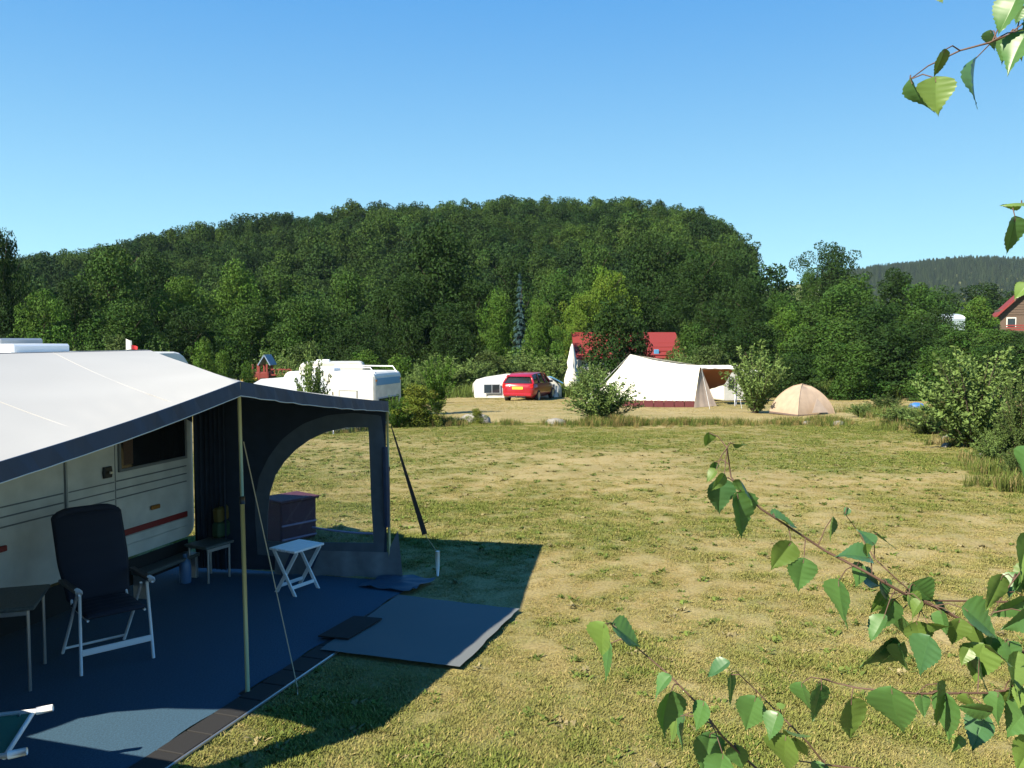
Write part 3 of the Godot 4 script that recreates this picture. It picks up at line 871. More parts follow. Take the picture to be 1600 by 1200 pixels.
func make_caravan():
	var t := thing("touring_caravan", "cream white caravan the blue awning is fixed to, shaded beneath its roof", "caravan", camp)
	var end := on_wall(300, 800).x + 0.10
	var pts := []
	var corner := func(cx: float, cy: float, r: float, a0: float):
		for i in 6:
			var a := a0 + PI * 0.5 * i / 5.0
			pts.append(Vector2(cx + cos(a) * r, cy + sin(a) * r))
	corner.call(end - 0.28, 2.22, 0.28, 0.0)
	corner.call(-3.0, 2.22, 0.28, PI * 0.5)
	corner.call(-3.14, 0.56, 0.14, PI)
	corner.call(end - 0.14, 0.56, 0.14, PI * 1.5)
	var st := st_new()
	prism(st, pts, WALL - 2.16, WALL - 0.02, 0.04)
	part("body", st, M.cream_panel, t)
	var z := WALL - 0.014
	var strip := func(called: String, x0: float, x1: float, y0: float, y1: float, m: Material, proud: float, parent: Node) -> MeshInstance3D:
		var s := st_new()
		box(s, Vector3((x0 + x1) * 0.5, (y0 + y1) * 0.5, z), Vector3(x1 - x0, y1 - y0, proud * 2.0), 0.003)
		return part(called, s, m, parent)
	var dx0 := on_wall(104, 740).x
	var dx1 := on_wall(180, 740).x
	var xe := on_wall(293, 740).x
	for py in [[0, 794], [0, 810], [0, 826]]:
		var y := on_wall(py[0], py[1]).y
		strip.call("trim_line", -2.9, dx0 - 0.03, y - 0.006, y + 0.006, M.seam, 0.005, t)
		strip.call("trim_line", dx1 + 0.03, xe, y - 0.006, y + 0.006, M.seam, 0.005, t)
	# door
	var door = strip.call("door", dx0, dx1, 0.60, 2.30, M.cream_panel, 0.010, t)
	for e in [[dx0 - 0.012, dx0 - 0.001, 0.60, 2.30], [dx1 + 0.001, dx1 + 0.012, 0.60, 2.30], [dx0 + 0.004, dx0 + 0.013, 0.62, 2.28]]: strip.call("seal", e[0], e[1], e[2], e[3], M.seam, 0.011, door)
	for py in [[0, 794], [0, 810], [0, 826]]:
		var y := on_wall(py[0], py[1]).y
		strip.call("trim_line", dx0 + 0.02, dx1 - 0.01, y - 0.006, y + 0.006, M.seam, 0.0135, door)
	var lk := on_wall(166.5, 738)
	st = st_new()
	prism(st, [Vector2(lk.x - 0.05, lk.y - 0.055), Vector2(lk.x + 0.05, lk.y - 0.055), Vector2(lk.x + 0.06, lk.y), Vector2(lk.x + 0.05, lk.y + 0.055), Vector2(lk.x - 0.05, lk.y + 0.055), Vector2(lk.x - 0.06, lk.y)], z + 0.006, z + 0.04, 0.008)
	part("door_lock", st, M.black_plastic, door)
	st = st_new(); box(st, lk + Vector3(0.0, 0, 0.055), Vector3(0.035, 0.025, 0.02), 0.004)
	part("lock_knob", st, M.steel, door)
	# window
	var wx0 := on_wall(190, 730).x
	var wx1 := on_wall(290, 716).x
	var wy := on_wall(190, 733).y
	var win = strip.call("window", wx0, wx1, wy, 2.16, M.dark_glass, 0.012, t)
	for e in [[wx0 - 0.03, wx0, wy - 0.03, 2.19], [wx1, wx1 + 0.03, wy - 0.03, 2.19], [wx0, wx1, wy - 0.03, wy], [wx0, wx1, 2.16, 2.19]]: strip.call("frame", e[0], e[1], e[2], e[3], M.seam, 0.016, win)
	strip.call("curtain", wx0 + 0.03, wx0 + 0.17, wy + 0.03, 2.14, M.curtain, 0.014, win)
	# red stripe and skirting
	var ry := on_wall(187, 833).y
	strip.call("red_stripe", dx1 + 0.05, xe, ry - 0.05, ry + 0.012, M.red_trim, 0.006, t)
	strip.call("bottom_rail", dx1 + 0.05, xe, ry - 0.075, ry - 0.055, M.cream_panel, 0.012, t)
	strip.call("bottom_rail", dx1 + 0.05, xe, ry - 0.16, ry - 0.145, M.cream_panel, 0.012, t)
	strip.call("skirt", -2.9, xe, 0.14, 0.41, M.rubber, 0.004, t)
	var mk := on_wall(243, 792)
	st = st_new(); box(st, mk, Vector3(0.13, 0.045, 0.03), 0.01)
	part("marker_lamp", st, M.amber, t)
	var mk2 := on_wall(3, 858)
	st = st_new(); box(st, mk2, Vector3(0.09, 0.05, 0.03), 0.01)
	part("marker_lamp", st, M.red_trim, t)
	st = st_new(); box(st, Vector3((dx1 + xe) * 0.5 + 0.05, 0.27, WALL + 0.10), Vector3(xe - dx1 - 0.25, 0.04, 0.20), 0.008)
	part("step", st, M.table_top, t)
	for s in [-0.4, 0.4]:
		st = st_new(); box(st, Vector3((dx1 + xe) * 0.5 + 0.05 + s, 0.125, WALL + 0.10), Vector3(0.04, 0.25, 0.16), 0.004)
		part("step_leg", st, M.steel, t)
	for wz in [WALL - 0.25, WALL - 1.95]:
		st = st_new(true)
		lathe(st, [[0.0, -0.09], [0.26, -0.09], [0.31, -0.05], [0.31, 0.05], [0.26, 0.09], [0.0, 0.09]], 20, Vector3(-0.6, 0.31, wz), Basis(Vector3.RIGHT, PI * 0.5))
		part("wheel", st, M.rubber, t)
	# roof fittings
	for q in [[-12, 80, 537, -1.15, M.white_plastic, "roof_hatch"], [-30, 40, 528.5, -1.75, M.grey_panel, "roof_vent"]]:
		var zz: float = WALL + q[3]
		var a := on_plane(q[0], 545, Vector3(0, 0, zz), Vector3(0, 0, 1))
		var b := on_plane(q[1], q[2], Vector3(0, 0, zz), Vector3(0, 0, 1))
		st = st_new(); box(st, Vector3((a.x + b.x) * 0.5, (2.49 + b.y) * 0.5, zz), Vector3(b.x - a.x, b.y - 2.49, 0.5), 0.02)
		part(q[5], st, q[4], t)

# ------------------------------------------------------------------ floor coverings and camping furniture
func flat(called: String, label: String, category: String, corners: Array, y: float, thick: float, m: Material):
	var st := st_new()
	var c := []
	for q in corners:
		var p: Vector3 = q if q is Vector3 else ground_at(q[0], q[1])
		c.append(Vector3(p.x, y, p.z))
	sheet(st, c, thick)
	return tag(part(called, st, m), label, category)
func make_floor():
	var e0 := ground_at(205, 1200)
	var e1 := ground_at(614, 936)
	var dir := (e1 - e0).normalized()
	var out := dir.cross(Vector3.UP).normalized()
	if out.x < 0: out = -out
	var s0 := e0 - dir * 2.2
	var back := camp.basis.z * -2.42
	var cc := [s0, e1 + dir * 0.55, e1 + dir * 0.5 + camp.basis.z * -2.9, s0 + camp.basis.z * -2.9 - camp.basis.x * 0.4]
	var st0 := st_new(true)
	var top := []
	for i in 61:
		var row := []
		for j in 41:
			var p: Vector3 = cc[0].lerp(cc[1], i / 60.0).lerp(cc[3].lerp(cc[2], i / 60.0), j / 40.0)
			var w := n_mid.get_noise_2d(p.x * 5.0, p.z * 5.0) * 0.008 + n_fine.get_noise_2d(p.x * 0.7, p.z * 0.7) * 0.004
			row.append(Vector3(p.x, 0.014 + absf(w), p.z) + out * (0.012 * sin(i * 0.9) * (1.0 - j / 40.0)))
		top.append(row)
	loft(st0, top, false)
	tag(part("carpet", st0, M.carpet), "blue carpet on the ground under the awning", "carpet")
	# rubber tiles along the carpet's edge
	var t := thing("rubber_edging", "strip of square black rubber tiles along the blue carpet's edge", "edging", Transform3D.IDENTITY)
	for i in 16:
		var a := e0 - dir * 1.2 + dir * i * 0.28
		var st := st_new()
		box(st, a + dir * 0.14 + out * 0.118 + Vector3(0, 0.016, 0), Vector3(0.268, 0.02, 0.205), 0.004, Basis(dir, Vector3.UP, dir.cross(Vector3.UP)))
		part("tile", st, M.rubber, t)
	var st2 := st_new()
	box(st2, e0 - dir * 1.2 + dir * 2.24 + out * 0.231 + Vector3(0, 0.014, 0), Vector3(4.48, 0.02, 0.014), 0.003, Basis(dir, Vector3.UP, dir.cross(Vector3.UP)))
	part("edge_rail", st2, M.steel, t)
	# woven mat, with a slightly wavy hem
	var c := [ground_at(500, 1021), ground_at(719, 1049), ground_at(811, 957), ground_at(622, 934)]
	var st := st_new(true)
	var g := []
	for i in 13:
		var row := []
		for j in 13:
			var p: Vector3 = c[0].lerp(c[1], j / 12.0).lerp(c[3].lerp(c[2], j / 12.0), i / 12.0)
			var w := n_fine.get_noise_2d(i * 3.0, j * 3.0)
			row.append(Vector3(p.x + w * 0.02, 0.034 + 0.008 * w + 0.003 * sin(i * 0.8 + j * 0.25) + (0.004 if j > 10 else 0.0), p.z + w * 0.015))
		g.append(row)
	loft(st, g, false)
	tag(part("walk_mat", st, M.walk_mat), "grey blue woven mat reaching from the carpet onto the lawn", "mat")
	flat("doormat", "small dark doormat at the carpet's edge", "doormat", [[497, 1003], [545, 1007], [597, 975], [553, 971]], 0.050, 0.012, M.doormat)
	# folded tarpaulin at the awning's far corner
	st = st_new(true)
	g = []
	var tc := [ground_at(560, 920), ground_at(640, 930), ground_at(682, 910), ground_at(610, 902)]
	for i in 9:
		var row := []
		for j in 9:
			var p: Vector3 = tc[0].lerp(tc[1], j / 8.0).lerp(tc[3].lerp(tc[2], j / 8.0), i / 8.0)
			row.append(Vector3(p.x, 0.03 + 0.03 * absf(n_fine.get_noise_2d(i * 9.0, j * 7.0)) * 2.0, p.z))
		g.append(row)
	loft(st, g, false)
	tag(part("groundsheet", st, M.tarp), "crumpled blue groundsheet edge below the awning's corner pole", "groundsheet")
	for p in [s0 + out * 0.26, ground_at(525, 1024), ground_at(719, 1050), ground_at(812, 957), ground_at(640, 926), e1 + dir * 0.55, e1 + dir * 0.5 + back, s0 + back]: carpet_poly.append(Vector2(p.x, -p.z))

func facing(p: Vector3, front: Vector3) -> Transform3D:   # z towards front, y up
	var z := Vector3(front.x, 0, front.z).normalized()
	return Transform3D(Basis(Vector3.UP.cross(z), Vector3.UP, z), p)
func make_recliner():
	var l := ground_at(127, 1056, 0.02)
	var r := ground_at(240, 1028, 0.02)
	var across := (r - l)
	var front := across.cross(Vector3.UP)
	if front.z < 0: front = -front
	var w := across.length() * 0.5
	var t := thing("reclining_chair", "dark blue reclining camping chair with white frame and armrests, on the carpet", "chair", facing((l + r) * 0.5, front))
	var s := -1.0 if (t.transform.basis.x.dot(across) < 0) else 1.0
	for k in [-1.0, 1.0]:
		var st := st_new(true)
		tube(st, [Vector3(k * w, 0, 0), Vector3(k * (w - 0.01), 0.33, -0.03), Vector3(k * (w - 0.02), 0.63, -0.06)], [0.0125], 8)
		part("front_leg", st, M.chair_frame, t)
		st = st_new(true)
		tube(st, [Vector3(k * (w - 0.03), 0.60, -0.16), Vector3(k * (w - 0.03), 0.30, -0.38), Vector3(k * (w - 0.03), 0.0, -0.62)], [0.0125], 8)
		part("rear_leg", st, M.chair_frame, t)
		st = st_new()
		box(st, Vector3(k * (w + 0.0), 0.652, -0.24), Vector3(0.055, 0.03, 0.46), 0.012)
		var arm := part("armrest", st, M.arm_pad, t)
		st = st_new(true)
		tube(st, [Vector3(k * w, 0.655, -0.06), Vector3(k * w, 0.655, 0.01), Vector3(k * w, 0.648, 0.03)], [0.026, 0.026, 0.016], 8)
		part("armrest_cap", st, M.chair_frame, arm)
		st = st_new(true)
		tube(st, [Vector3(k * (w - 0.06), 0.42, 0.0), Vector3(k * (w - 0.06), 0.44, -0.42), Vector3(k * (w - 0.08), 1.10, -0.745)], [0.011], 8)
		part("side_rail", st, M.chair_frame, t)
	var st := st_new(); box(st, Vector3(0, 0.17, -0.012), Vector3(w * 2 - 0.02, 0.05, 0.018), 0.006)
	part("cross_bar", st, M.chair_frame, t)
	st = st_new(true); tube(st, [Vector3(-w + 0.03, 0.05, -0.58), Vector3(w - 0.03, 0.05, -0.58)], [0.011], 8)
	part("rear_bar", st, M.chair_frame, t)
	# padded seat and high back as one quilted strip each
	for q in [["seat", Vector3(0, 0.44, 0.01), Vector3(0, 0.445, -0.45), 0.0], ["backrest", Vector3(0, 0.46, -0.44), Vector3(0, 1.15, -0.74), 0.07]]:
		st = st_new(true)
		var rings := []
		var a: Vector3 = q[1]
		var b: Vector3 = q[2]
		var n := Vector3.RIGHT.cross((b - a).normalized())
		if n.y < 0 and n.z < 0: n = -n
		if n.z < 0 and q[0] == "backrest": n = -n
		for i in 25:
			var u := i / 24.0
			var ww: float = (w + 0.005) * lerpf(0.88, 1.0, sm(0.0, 0.5, u)) if q[0] == "backrest" else w - 0.045
			if i == 0 or i == 24: ww *= 0.93
			var th := 0.018 + 0.010 * absf(sin(u * PI * 5.0))
			if i == 0 or i == 24: th = 0.004
			var c := a.lerp(b, u)
			var ring := []
			for p in [[-1.0, 0.0], [-0.9, 0.8], [-0.4, 1.0], [0.4, 1.0], [0.9, 0.8], [1.0, 0.0], [0.9, -0.6], [-0.9, -0.6]]: ring.append(c + Vector3(p[0] * ww, 0, 0) + n * p[1] * th)
			rings.append(ring)
		loft(st, rings, true)
		face(st, rings[0], rings[1][0].lerp(rings[1][5], 0.5)); face(st, rings[24], rings[23][0].lerp(rings[23][5], 0.5))
		part(q[0], st, M.chair_cloth, t)
	st = st_new(true)
	var cap := []
	for i in 13:
		var u := lerpf(-1, 1, i / 12.0)
		cap.append(Vector3(u * (w - 0.02), 1.165 - 0.06 * pow(absf(u), 6), -0.735))
	tube(st, cap, [0.032], 8)
	part("head_roll", st, M.chair_cloth, t)

func folding_table(called: String, label: String, p: Vector3, front: Vector3, size: Vector3, top: Material, frame: Material, slats: int, crossed: bool):
	var t := thing(called, label, "table", facing(p, front))
	if slats > 1:
		for i in slats:
			var st := st_new(); box(st, Vector3(0, size.y - 0.012, lerpf(-0.5, 0.5, (i + 0.5) / slats) * size.z), Vector3(size.x, 0.024, size.z / slats - 0.004), 0.005)
			part("slat", st, top, t)
	else:
		var st := st_new(); box(st, Vector3(0, size.y - 0.015, 0), Vector3(size.x, 0.03, size.z), 0.010)
		part("tabletop", st, top, t)
	for k in [-1.0, 1.0]:
		for s in [-1.0, 1.0]:
			var st := st_new()
			var x: float = k * (size.x * 0.5 - 0.05)
			var z: float = s * (size.z * 0.5 - 0.03)
			if crossed:
				var a := Vector3(x - 0.012 * s, 0.0, z); var b := Vector3(x - 0.012 * s, size.y - 0.026, -z)
				var d := (b - a).normalized()
				box(st, (a + b) * 0.5, Vector3(0.018, a.distance_to(b), 0.038), 0.003, Basis(Vector3.RIGHT, d, Vector3.RIGHT.cross(d)))
			else:
				tube(st, [Vector3(x, 0, z), Vector3(x, size.y - 0.03, z)], [0.013], 8)
			part("leg", st, frame, t)
	for s in [-1.0, 1.0]:
		var st := st_new()
		box(st, Vector3(0, 0.09 if crossed else size.y - 0.05, s * (size.z * (0.5 if not crossed else 0.30) - 0.02)), Vector3(size.x - 0.10, 0.035, 0.016), 0.003)
		part("stretcher", st, frame, t)
	return t
func make_furniture():
	make_recliner()
	folding_table("folding_table", "small white slatted folding table with crossed legs by the arched window", ground_at(465, 924), camp.basis.z + camp.basis.x * -0.25, Vector3(0.44, 0.49, 0.36), M.white_plastic, M.white_plastic, 6, true)
	folding_table("camp_stool", "low dark stool table against the caravan beside the step", ground_at(328, 906), camp.basis.z + camp.basis.x * -0.2, Vector3(0.40, 0.42, 0.34), M.table_top, M.steel, 1, false)
	var f1 := ground_at(48, 1081)
	var f2 := ground_at(70, 1041)
	var dir := (f2 - f1).normalized()
	var to_left := dir.cross(Vector3.UP)
	if to_left.x > 0: to_left = -to_left
	folding_table("camping_table", "grey topped camping table with thin metal legs beside the reclining chair", (f1 + f2) * 0.5 + to_left * 0.48, -dir, Vector3(1.06, 0.66, (f2 - f1).length() + 0.09), M.table_top, M.steel, 1, false)
	# water bottle by the stool
	var st := st_new(true)
	lathe(st, [[0.0, 0.0], [0.055, 0.002], [0.062, 0.02], [0.062, 0.20], [0.05, 0.25], [0.022, 0.28], [0.02, 0.30], [0.024, 0.302], [0.024, 0.325], [0.0, 0.327]], 14)
	var bt := part("water_bottle", st, M.bottle_blue)
	bt.position = ground_at(290, 912)
	tag(bt, "blue water bottle on the carpet beside the low dark stool", "bottle")
	# bag hanging from the curtain
	var hang := camp * (on_wall(303, 800) + Vector3(0.0, 0, 0.35))
	var bag := thing("hanging_bag", "yellow and green bag hanging at the caravan's end inside the awning", "bag", Transform3D(camp.basis, hang))
	st = st_new(); box(st, Vector3(0, 0.0, 0), Vector3(0.20, 0.17, 0.09), 0.035, Basis(Vector3.BACK, 0.12))
	part("upper_pouch", st, M.bag_yellow, bag)
	st = st_new(); box(st, Vector3(0.01, -0.17, 0.0), Vector3(0.24, 0.18, 0.11), 0.04, Basis(Vector3.BACK, -0.06))
	part("lower_pouch", st, M.bag_green, bag)
	st = st_new(true); tube(st, [Vector3(-0.05, 0.08, 0), Vector3(0, 0.24, 0), Vector3(0.05, 0.08, 0)], [0.008], 5)
	part("strap", st, M.strap, bag)
	# maroon storage box outside the arched window
	var c := ground_at(452, 842)
	var sb := thing("storage_cupboard", "dark maroon fabric storage cupboard on the grass outside the arched window", "cupboard", facing(c, camp.basis.z * 0.9 - camp.basis.x * 0.4))
	st = st_new(); box(st, Vector3(0, 0.28, 0), Vector3(0.56, 0.52, 0.44), 0.02)
	part("body", st, M.maroon, sb)
	st = st_new(); box(st, Vector3(0, 0.555, 0.01), Vector3(0.61, 0.033, 0.49), 0.012)
	part("lid", st, M.maroon, sb)
	for y in [0.06, 0.24]:
		st = st_new(); box(st, Vector3(0, y, 0.226), Vector3(0.54, 0.022, 0.02), 0.005)
		part("front_rail", st, M.lilac, sb)
	st = st_new(true)
	tube(st, bez(ground_at(420, 838) + Vector3(0, 0.27, 0), ground_at(584, 846) + Vector3(0, 0.10, 0), 0.05, 8), [0.014], 6)
	tag(part("washing_line", st, M.lilac), "pale slack line stretched low past the maroon cupboard", "line")
	# green lounger at the bottom left corner
	var g := ground_at(30, 1143, 0.42); g.y = 0
	var lo := thing("sun_lounger", "green cloth sun lounger with white tube frame at the carpet's sunny corner", "lounger", facing(g, Vector3(0.9, 0, -0.25)))
	var cloth := []
	for i in 9:
		var z := -i * 0.17
		cloth.append([Vector3(-0.27, 0.41 + maxf(0.0, i - 5) * 0.09, z), Vector3(0.0, 0.385 + maxf(0.0, i - 5) * 0.09, z), Vector3(0.27, 0.41 + maxf(0.0, i - 5) * 0.09, z)])
	st = st_new(true); loft(st, cloth, false)
	part("seat_cloth", st, M.green_cloth, lo)
	for k in [-1.0, 1.0]:
		st = st_new(true); tube(st, [Vector3(k * 0.28, 0.415, 0.10), Vector3(k * 0.28, 0.415, -0.85), Vector3(k * 0.28, 0.69, -1.36)], [0.015], 8)
		var rail := part("side_rail", st, M.white_plastic, lo)
		st = st_new(true); tube(st, [Vector3(k * 0.28, 0.415, 0.02), Vector3(k * 0.28, 0.425, 0.11)], [0.023, 0.021], 8)
		part("end_cap", st, M.white_plastic, rail)
		st = st_new(true); tube(st, [Vector3(k * 0.255, 0.41, -0.06), Vector3(k * 0.255, 0.0, -0.45)], [0.012], 8)
		part("leg", st, M.steel, lo)
		st = st_new(true); tube(st, [Vector3(k * 0.255, 0.40, -0.80), Vector3(k * 0.255, 0.0, -0.55)], [0.012], 8)
		part("leg", st, M.steel, lo)
	st = st_new(true); tube(st, [Vector3(-0.28, 0.405, 0.0), Vector3(0.28, 0.405, 0.0)], [0.014], 8)
	part("foot_bar", st, M.white_plastic, lo)

# ------------------------------------------------------------------ the far pitches
func round_box_outline(x0: float, x1: float, y0: float, y1: float, r: Array) -> Array:   # radii: top right, top left, bottom left, bottom right
	var pts := []
	var c := [[x1 - r[0], y1 - r[0], 0.0], [x0 + r[1], y1 - r[1], 0.5], [x0 + r[2], y0 + r[2], 1.0], [x1 - r[3], y0 + r[3], 1.5]]
	for k in 4:
		for i in 5:
			var a: float = PI * (c[k][2] + 0.125 * i)
			pts.append(Vector2(c[k][0] + cos(a) * r[k], c[k][1] + sin(a) * r[k]))
	return pts
func far_caravan(label: String, p: Vector3, turn: float, size: Vector3, stripe: bool, rails: bool):   # x along its length, z across; origin on the ground
	var t := thing("parked_caravan", label, "caravan", Transform3D(Basis(Vector3.UP, turn), p), "white caravans on the far pitches")
	var st := st_new(); prism(st, round_box_outline(-size.x * 0.5, size.x * 0.5, 0.42, size.y, [0.22, 0.3, 0.12, 0.12]), -size.z * 0.5, size.z * 0.5, 0.06)
	part("body", st, M.white_paint, t)
	for s in [-1.0, 1.0]:
		var zz: float = s * (size.z * 0.5 + 0.006)
		for x in [-0.28, 0.22]:
			st = st_new(); box(st, Vector3(x * size.x, size.y * 0.66, zz), Vector3(size.x * 0.2, 0.5, 0.02), 0.008)
			var w := part("window", st, M.seam, t)
			st = st_new(); box(st, Vector3(x * size.x, size.y * 0.66, zz + s * 0.008), Vector3(size.x * 0.2 - 0.07, 0.43, 0.02), 0.006)
			part("pane", st, M.white_paint if stripe else M.car_glass, w)
		st = st_new(true); lathe(st, [[0.0, -0.09], [0.27, -0.09], [0.31, -0.04], [0.31, 0.04], [0.27, 0.09], [0.0, 0.09]], 16, Vector3(-0.1, 0.31, s * (size.z * 0.5 - 0.12)), Basis(Vector3.RIGHT, PI * 0.5))
		part("wheel", st, M.rubber, t)
	var xe := size.x * 0.5
	if stripe:
		st = st_new(); box(st, Vector3(xe + 0.004, size.y - 0.33, 0), Vector3(0.02, 0.24, size.z - 0.3), 0.006)
		part("blue_stripe", st, M.blue_stripe, t)
	st = st_new(); box(st, Vector3(xe + 0.004, size.y * 0.58, 0), Vector3(0.02, 0.42, size.z - 0.5), 0.008)
	var rw := part("rear_window", st, M.grey_panel, t)
	st = st_new(); box(st, Vector3(xe + 0.012, size.y * 0.58, 0), Vector3(0.02, 0.34, size.z - 0.62), 0.006)
	part("pane", st, M.car_glass, rw)
	for s in [-1.0, 1.0]:
		st = st_new(); box(st, Vector3(xe + 0.01, size.y - 0.28, s * (size.z * 0.5 - 0.12)), Vector3(0.04, 0.07, 0.10), 0.01)
		part("marker_lamp", st, M.amber, t)
		st = st_new(); box(st, Vector3(xe + 0.01, 0.75, s * (size.z * 0.5 - 0.16)), Vector3(0.04, 0.24, 0.14), 0.012)
		part("tail_lamp", st, M.tail_red, t)
	if rails:
		for s in [-1.0, 1.0]:
			st = st_new(true); tube(st, [Vector3(-0.9, size.y - 0.02, s * (size.z * 0.5 - 0.2)), Vector3(-0.8, size.y + 0.15, s * (size.z * 0.5 - 0.2)), Vector3(xe - 0.25, size.y + 0.15, s * (size.z * 0.5 - 0.2)), Vector3(xe - 0.06, size.y - 0.1, s * (size.z * 0.5 - 0.2))], [0.022], 6)
			part("roof_rail", st, M.white_plastic, t)
	st = st_new(); box(st, Vector3(-size.x * 0.15, size.y + 0.04, 0), Vector3(0.6, 0.12, 0.5), 0.03)
	part("roof_hatch", st, M.white_plastic, t)
	return t
func make_car():
	var p := on_terr(828, 45.0)
	p.y = terr(p.x, 45.0)
	var t := thing("parked_car", "red estate car with yellow number plate parked before the white folding camper", "car", facing(p, Vector3(-0.33, 0, 1)))   # rear looks along +z
	# lower body, lofted from the rear (z = 2.1) to the nose
	var st := st_new(true)
	var rings := []
	for s in [[2.14, 0.62, 0.42, 0.80], [2.10, 0.78, 0.32, 0.94], [1.95, 0.85, 0.26, 0.99], [1.2, 0.875, 0.24, 0.98], [0.0, 0.88, 0.23, 0.95], [-0.9, 0.875, 0.24, 0.93], [-1.25, 0.86, 0.24, 0.90], [-1.8, 0.80, 0.26, 0.78], [-2.05, 0.66, 0.32, 0.66], [-2.12, 0.5, 0.4, 0.58]]:
		var ring := []
		for q in [[-0.86, 0.0], [-1.0, 0.25], [-1.0, 0.62], [-0.95, 0.9], [-0.84, 1.0], [0.84, 1.0], [0.95, 0.9], [1.0, 0.62], [1.0, 0.25], [0.86, 0.0]]:
			ring.append(Vector3(q[0] * s[1], lerpf(s[2], s[3], q[1]), s[0]))
		rings.append(ring)
	loft(st, rings, true)
	face(st, rings[0], Vector3(0, 0.6, 0)); face(st, rings[-1], Vector3(0, 0.6, 0))
	part("body", st, M.car_red, t)
	# glass house
	st = st_new(true)
	rings = []
	for s in [[2.02, 0.79, 0.95, 0.70, 0.97], [1.72, 0.80, 0.95, 0.60, 1.37], [1.3, 0.81, 0.95, 0.60, 1.44], [0.0, 0.815, 0.93, 0.61, 1.455], [-0.55, 0.81, 0.92, 0.59, 1.40], [-1.30, 0.78, 0.90, 0.66, 0.92]]:
		rings.append([Vector3(-s[1], s[2], s[0]), Vector3(-s[3], s[4], s[0]), Vector3(s[3], s[4], s[0]), Vector3(s[1], s[2], s[0])])
	loft(st, rings, true)
	part("windows", st, M.car_glass, t)
	st = st_new(true)
	rings = []
	for s in [[1.86, 0.61, 1.30], [1.70, 0.62, 1.395], [1.3, 0.625, 1.462], [0.0, 0.635, 1.478], [-0.5, 0.62, 1.43], [-0.66, 0.60, 1.37]]:
		rings.append([Vector3(-s[1], s[2] - 0.03, s[0]), Vector3(-s[1] + 0.06, s[2] + 0.012, s[0]), Vector3(s[1] - 0.06, s[2] + 0.012, s[0]), Vector3(s[1], s[2] - 0.03, s[0])])
	loft(st, rings, false)
	part("roof", st, M.car_red, t)
	for k in [-1.0, 1.0]:
		for q in [[Vector3(0.80, 0.95, 2.0), Vector3(0.61, 1.37, 1.76), 0.06], [Vector3(0.82, 0.95, 0.95), Vector3(0.625, 1.43, 0.9), 0.03], [Vector3(0.82, 0.94, -0.05), Vector3(0.63, 1.43, 0.0), 0.035], [Vector3(0.79, 0.91, -1.2), Vector3(0.61, 1.38, -0.58), 0.035]]:
			st = st_new(true); tube(st, [q[0] * Vector3(k, 1, 1), q[1] * Vector3(k, 1, 1)], [q[2]], 6)
			part("pillar", st, M.car_red, t)
		st = st_new(); box(st, Vector3(k * 0.95, 0.98, -0.75), Vector3(0.18, 0.13, 0.09), 0.03)
		part("side_mirror", st, M.black_plastic, t)
		st = st_new(); box(st, Vector3(k * 0.74, 0.84, 2.07), Vector3(0.17, 0.24, 0.12), 0.03)
		part("tail_lamp", st, M.tail_red, t)
		for z in [1.3, -1.35]:
			st = st_new(true); lathe(st, [[0.2, 0.11], [0.30, 0.10], [0.32, 0.05], [0.32, -0.08], [0.28, -0.1], [0.0, -0.1]], 18, Vector3(k * 0.79, 0.31, z), Basis(Vector3.BACK, -PI * 0.5 * k))
			var wh := part("wheel", st, M.rubber, t)
			st = st_new(true); lathe(st, [[0.0, 0.105], [0.06, 0.11], [0.19, 0.09], [0.205, 0.105]], 18, Vector3(k * 0.79, 0.31, z), Basis(Vector3.BACK, -PI * 0.5 * k))
			part("rim", st, M.steel, wh)
	st = st_new(); box(st, Vector3(0, 0.40, 2.10), Vector3(1.5, 0.16, 0.16), 0.05)
	part("bumper", st, M.car_red, t)
	st = st_new(); box(st, Vector3(0, 0.30, 2.15), Vector3(0.9, 0.07, 0.08), 0.02)
	part("lower_grille", st, M.black_plastic, t)
	st = st_new(); box(st, Vector3(0, 0.74, 2.125), Vector3(0.56, 0.13, 0.06), 0.008)
	part("number_plate", st, M.plate, t)
	st = st_new(true); tube(st, [Vector3(0, 0.28, 2.1), Vector3(0, 0.26, 2.28), Vector3(0, 0.36, 2.30)], [0.025], 6)
	part("tow_bar", st, M.steel, t)

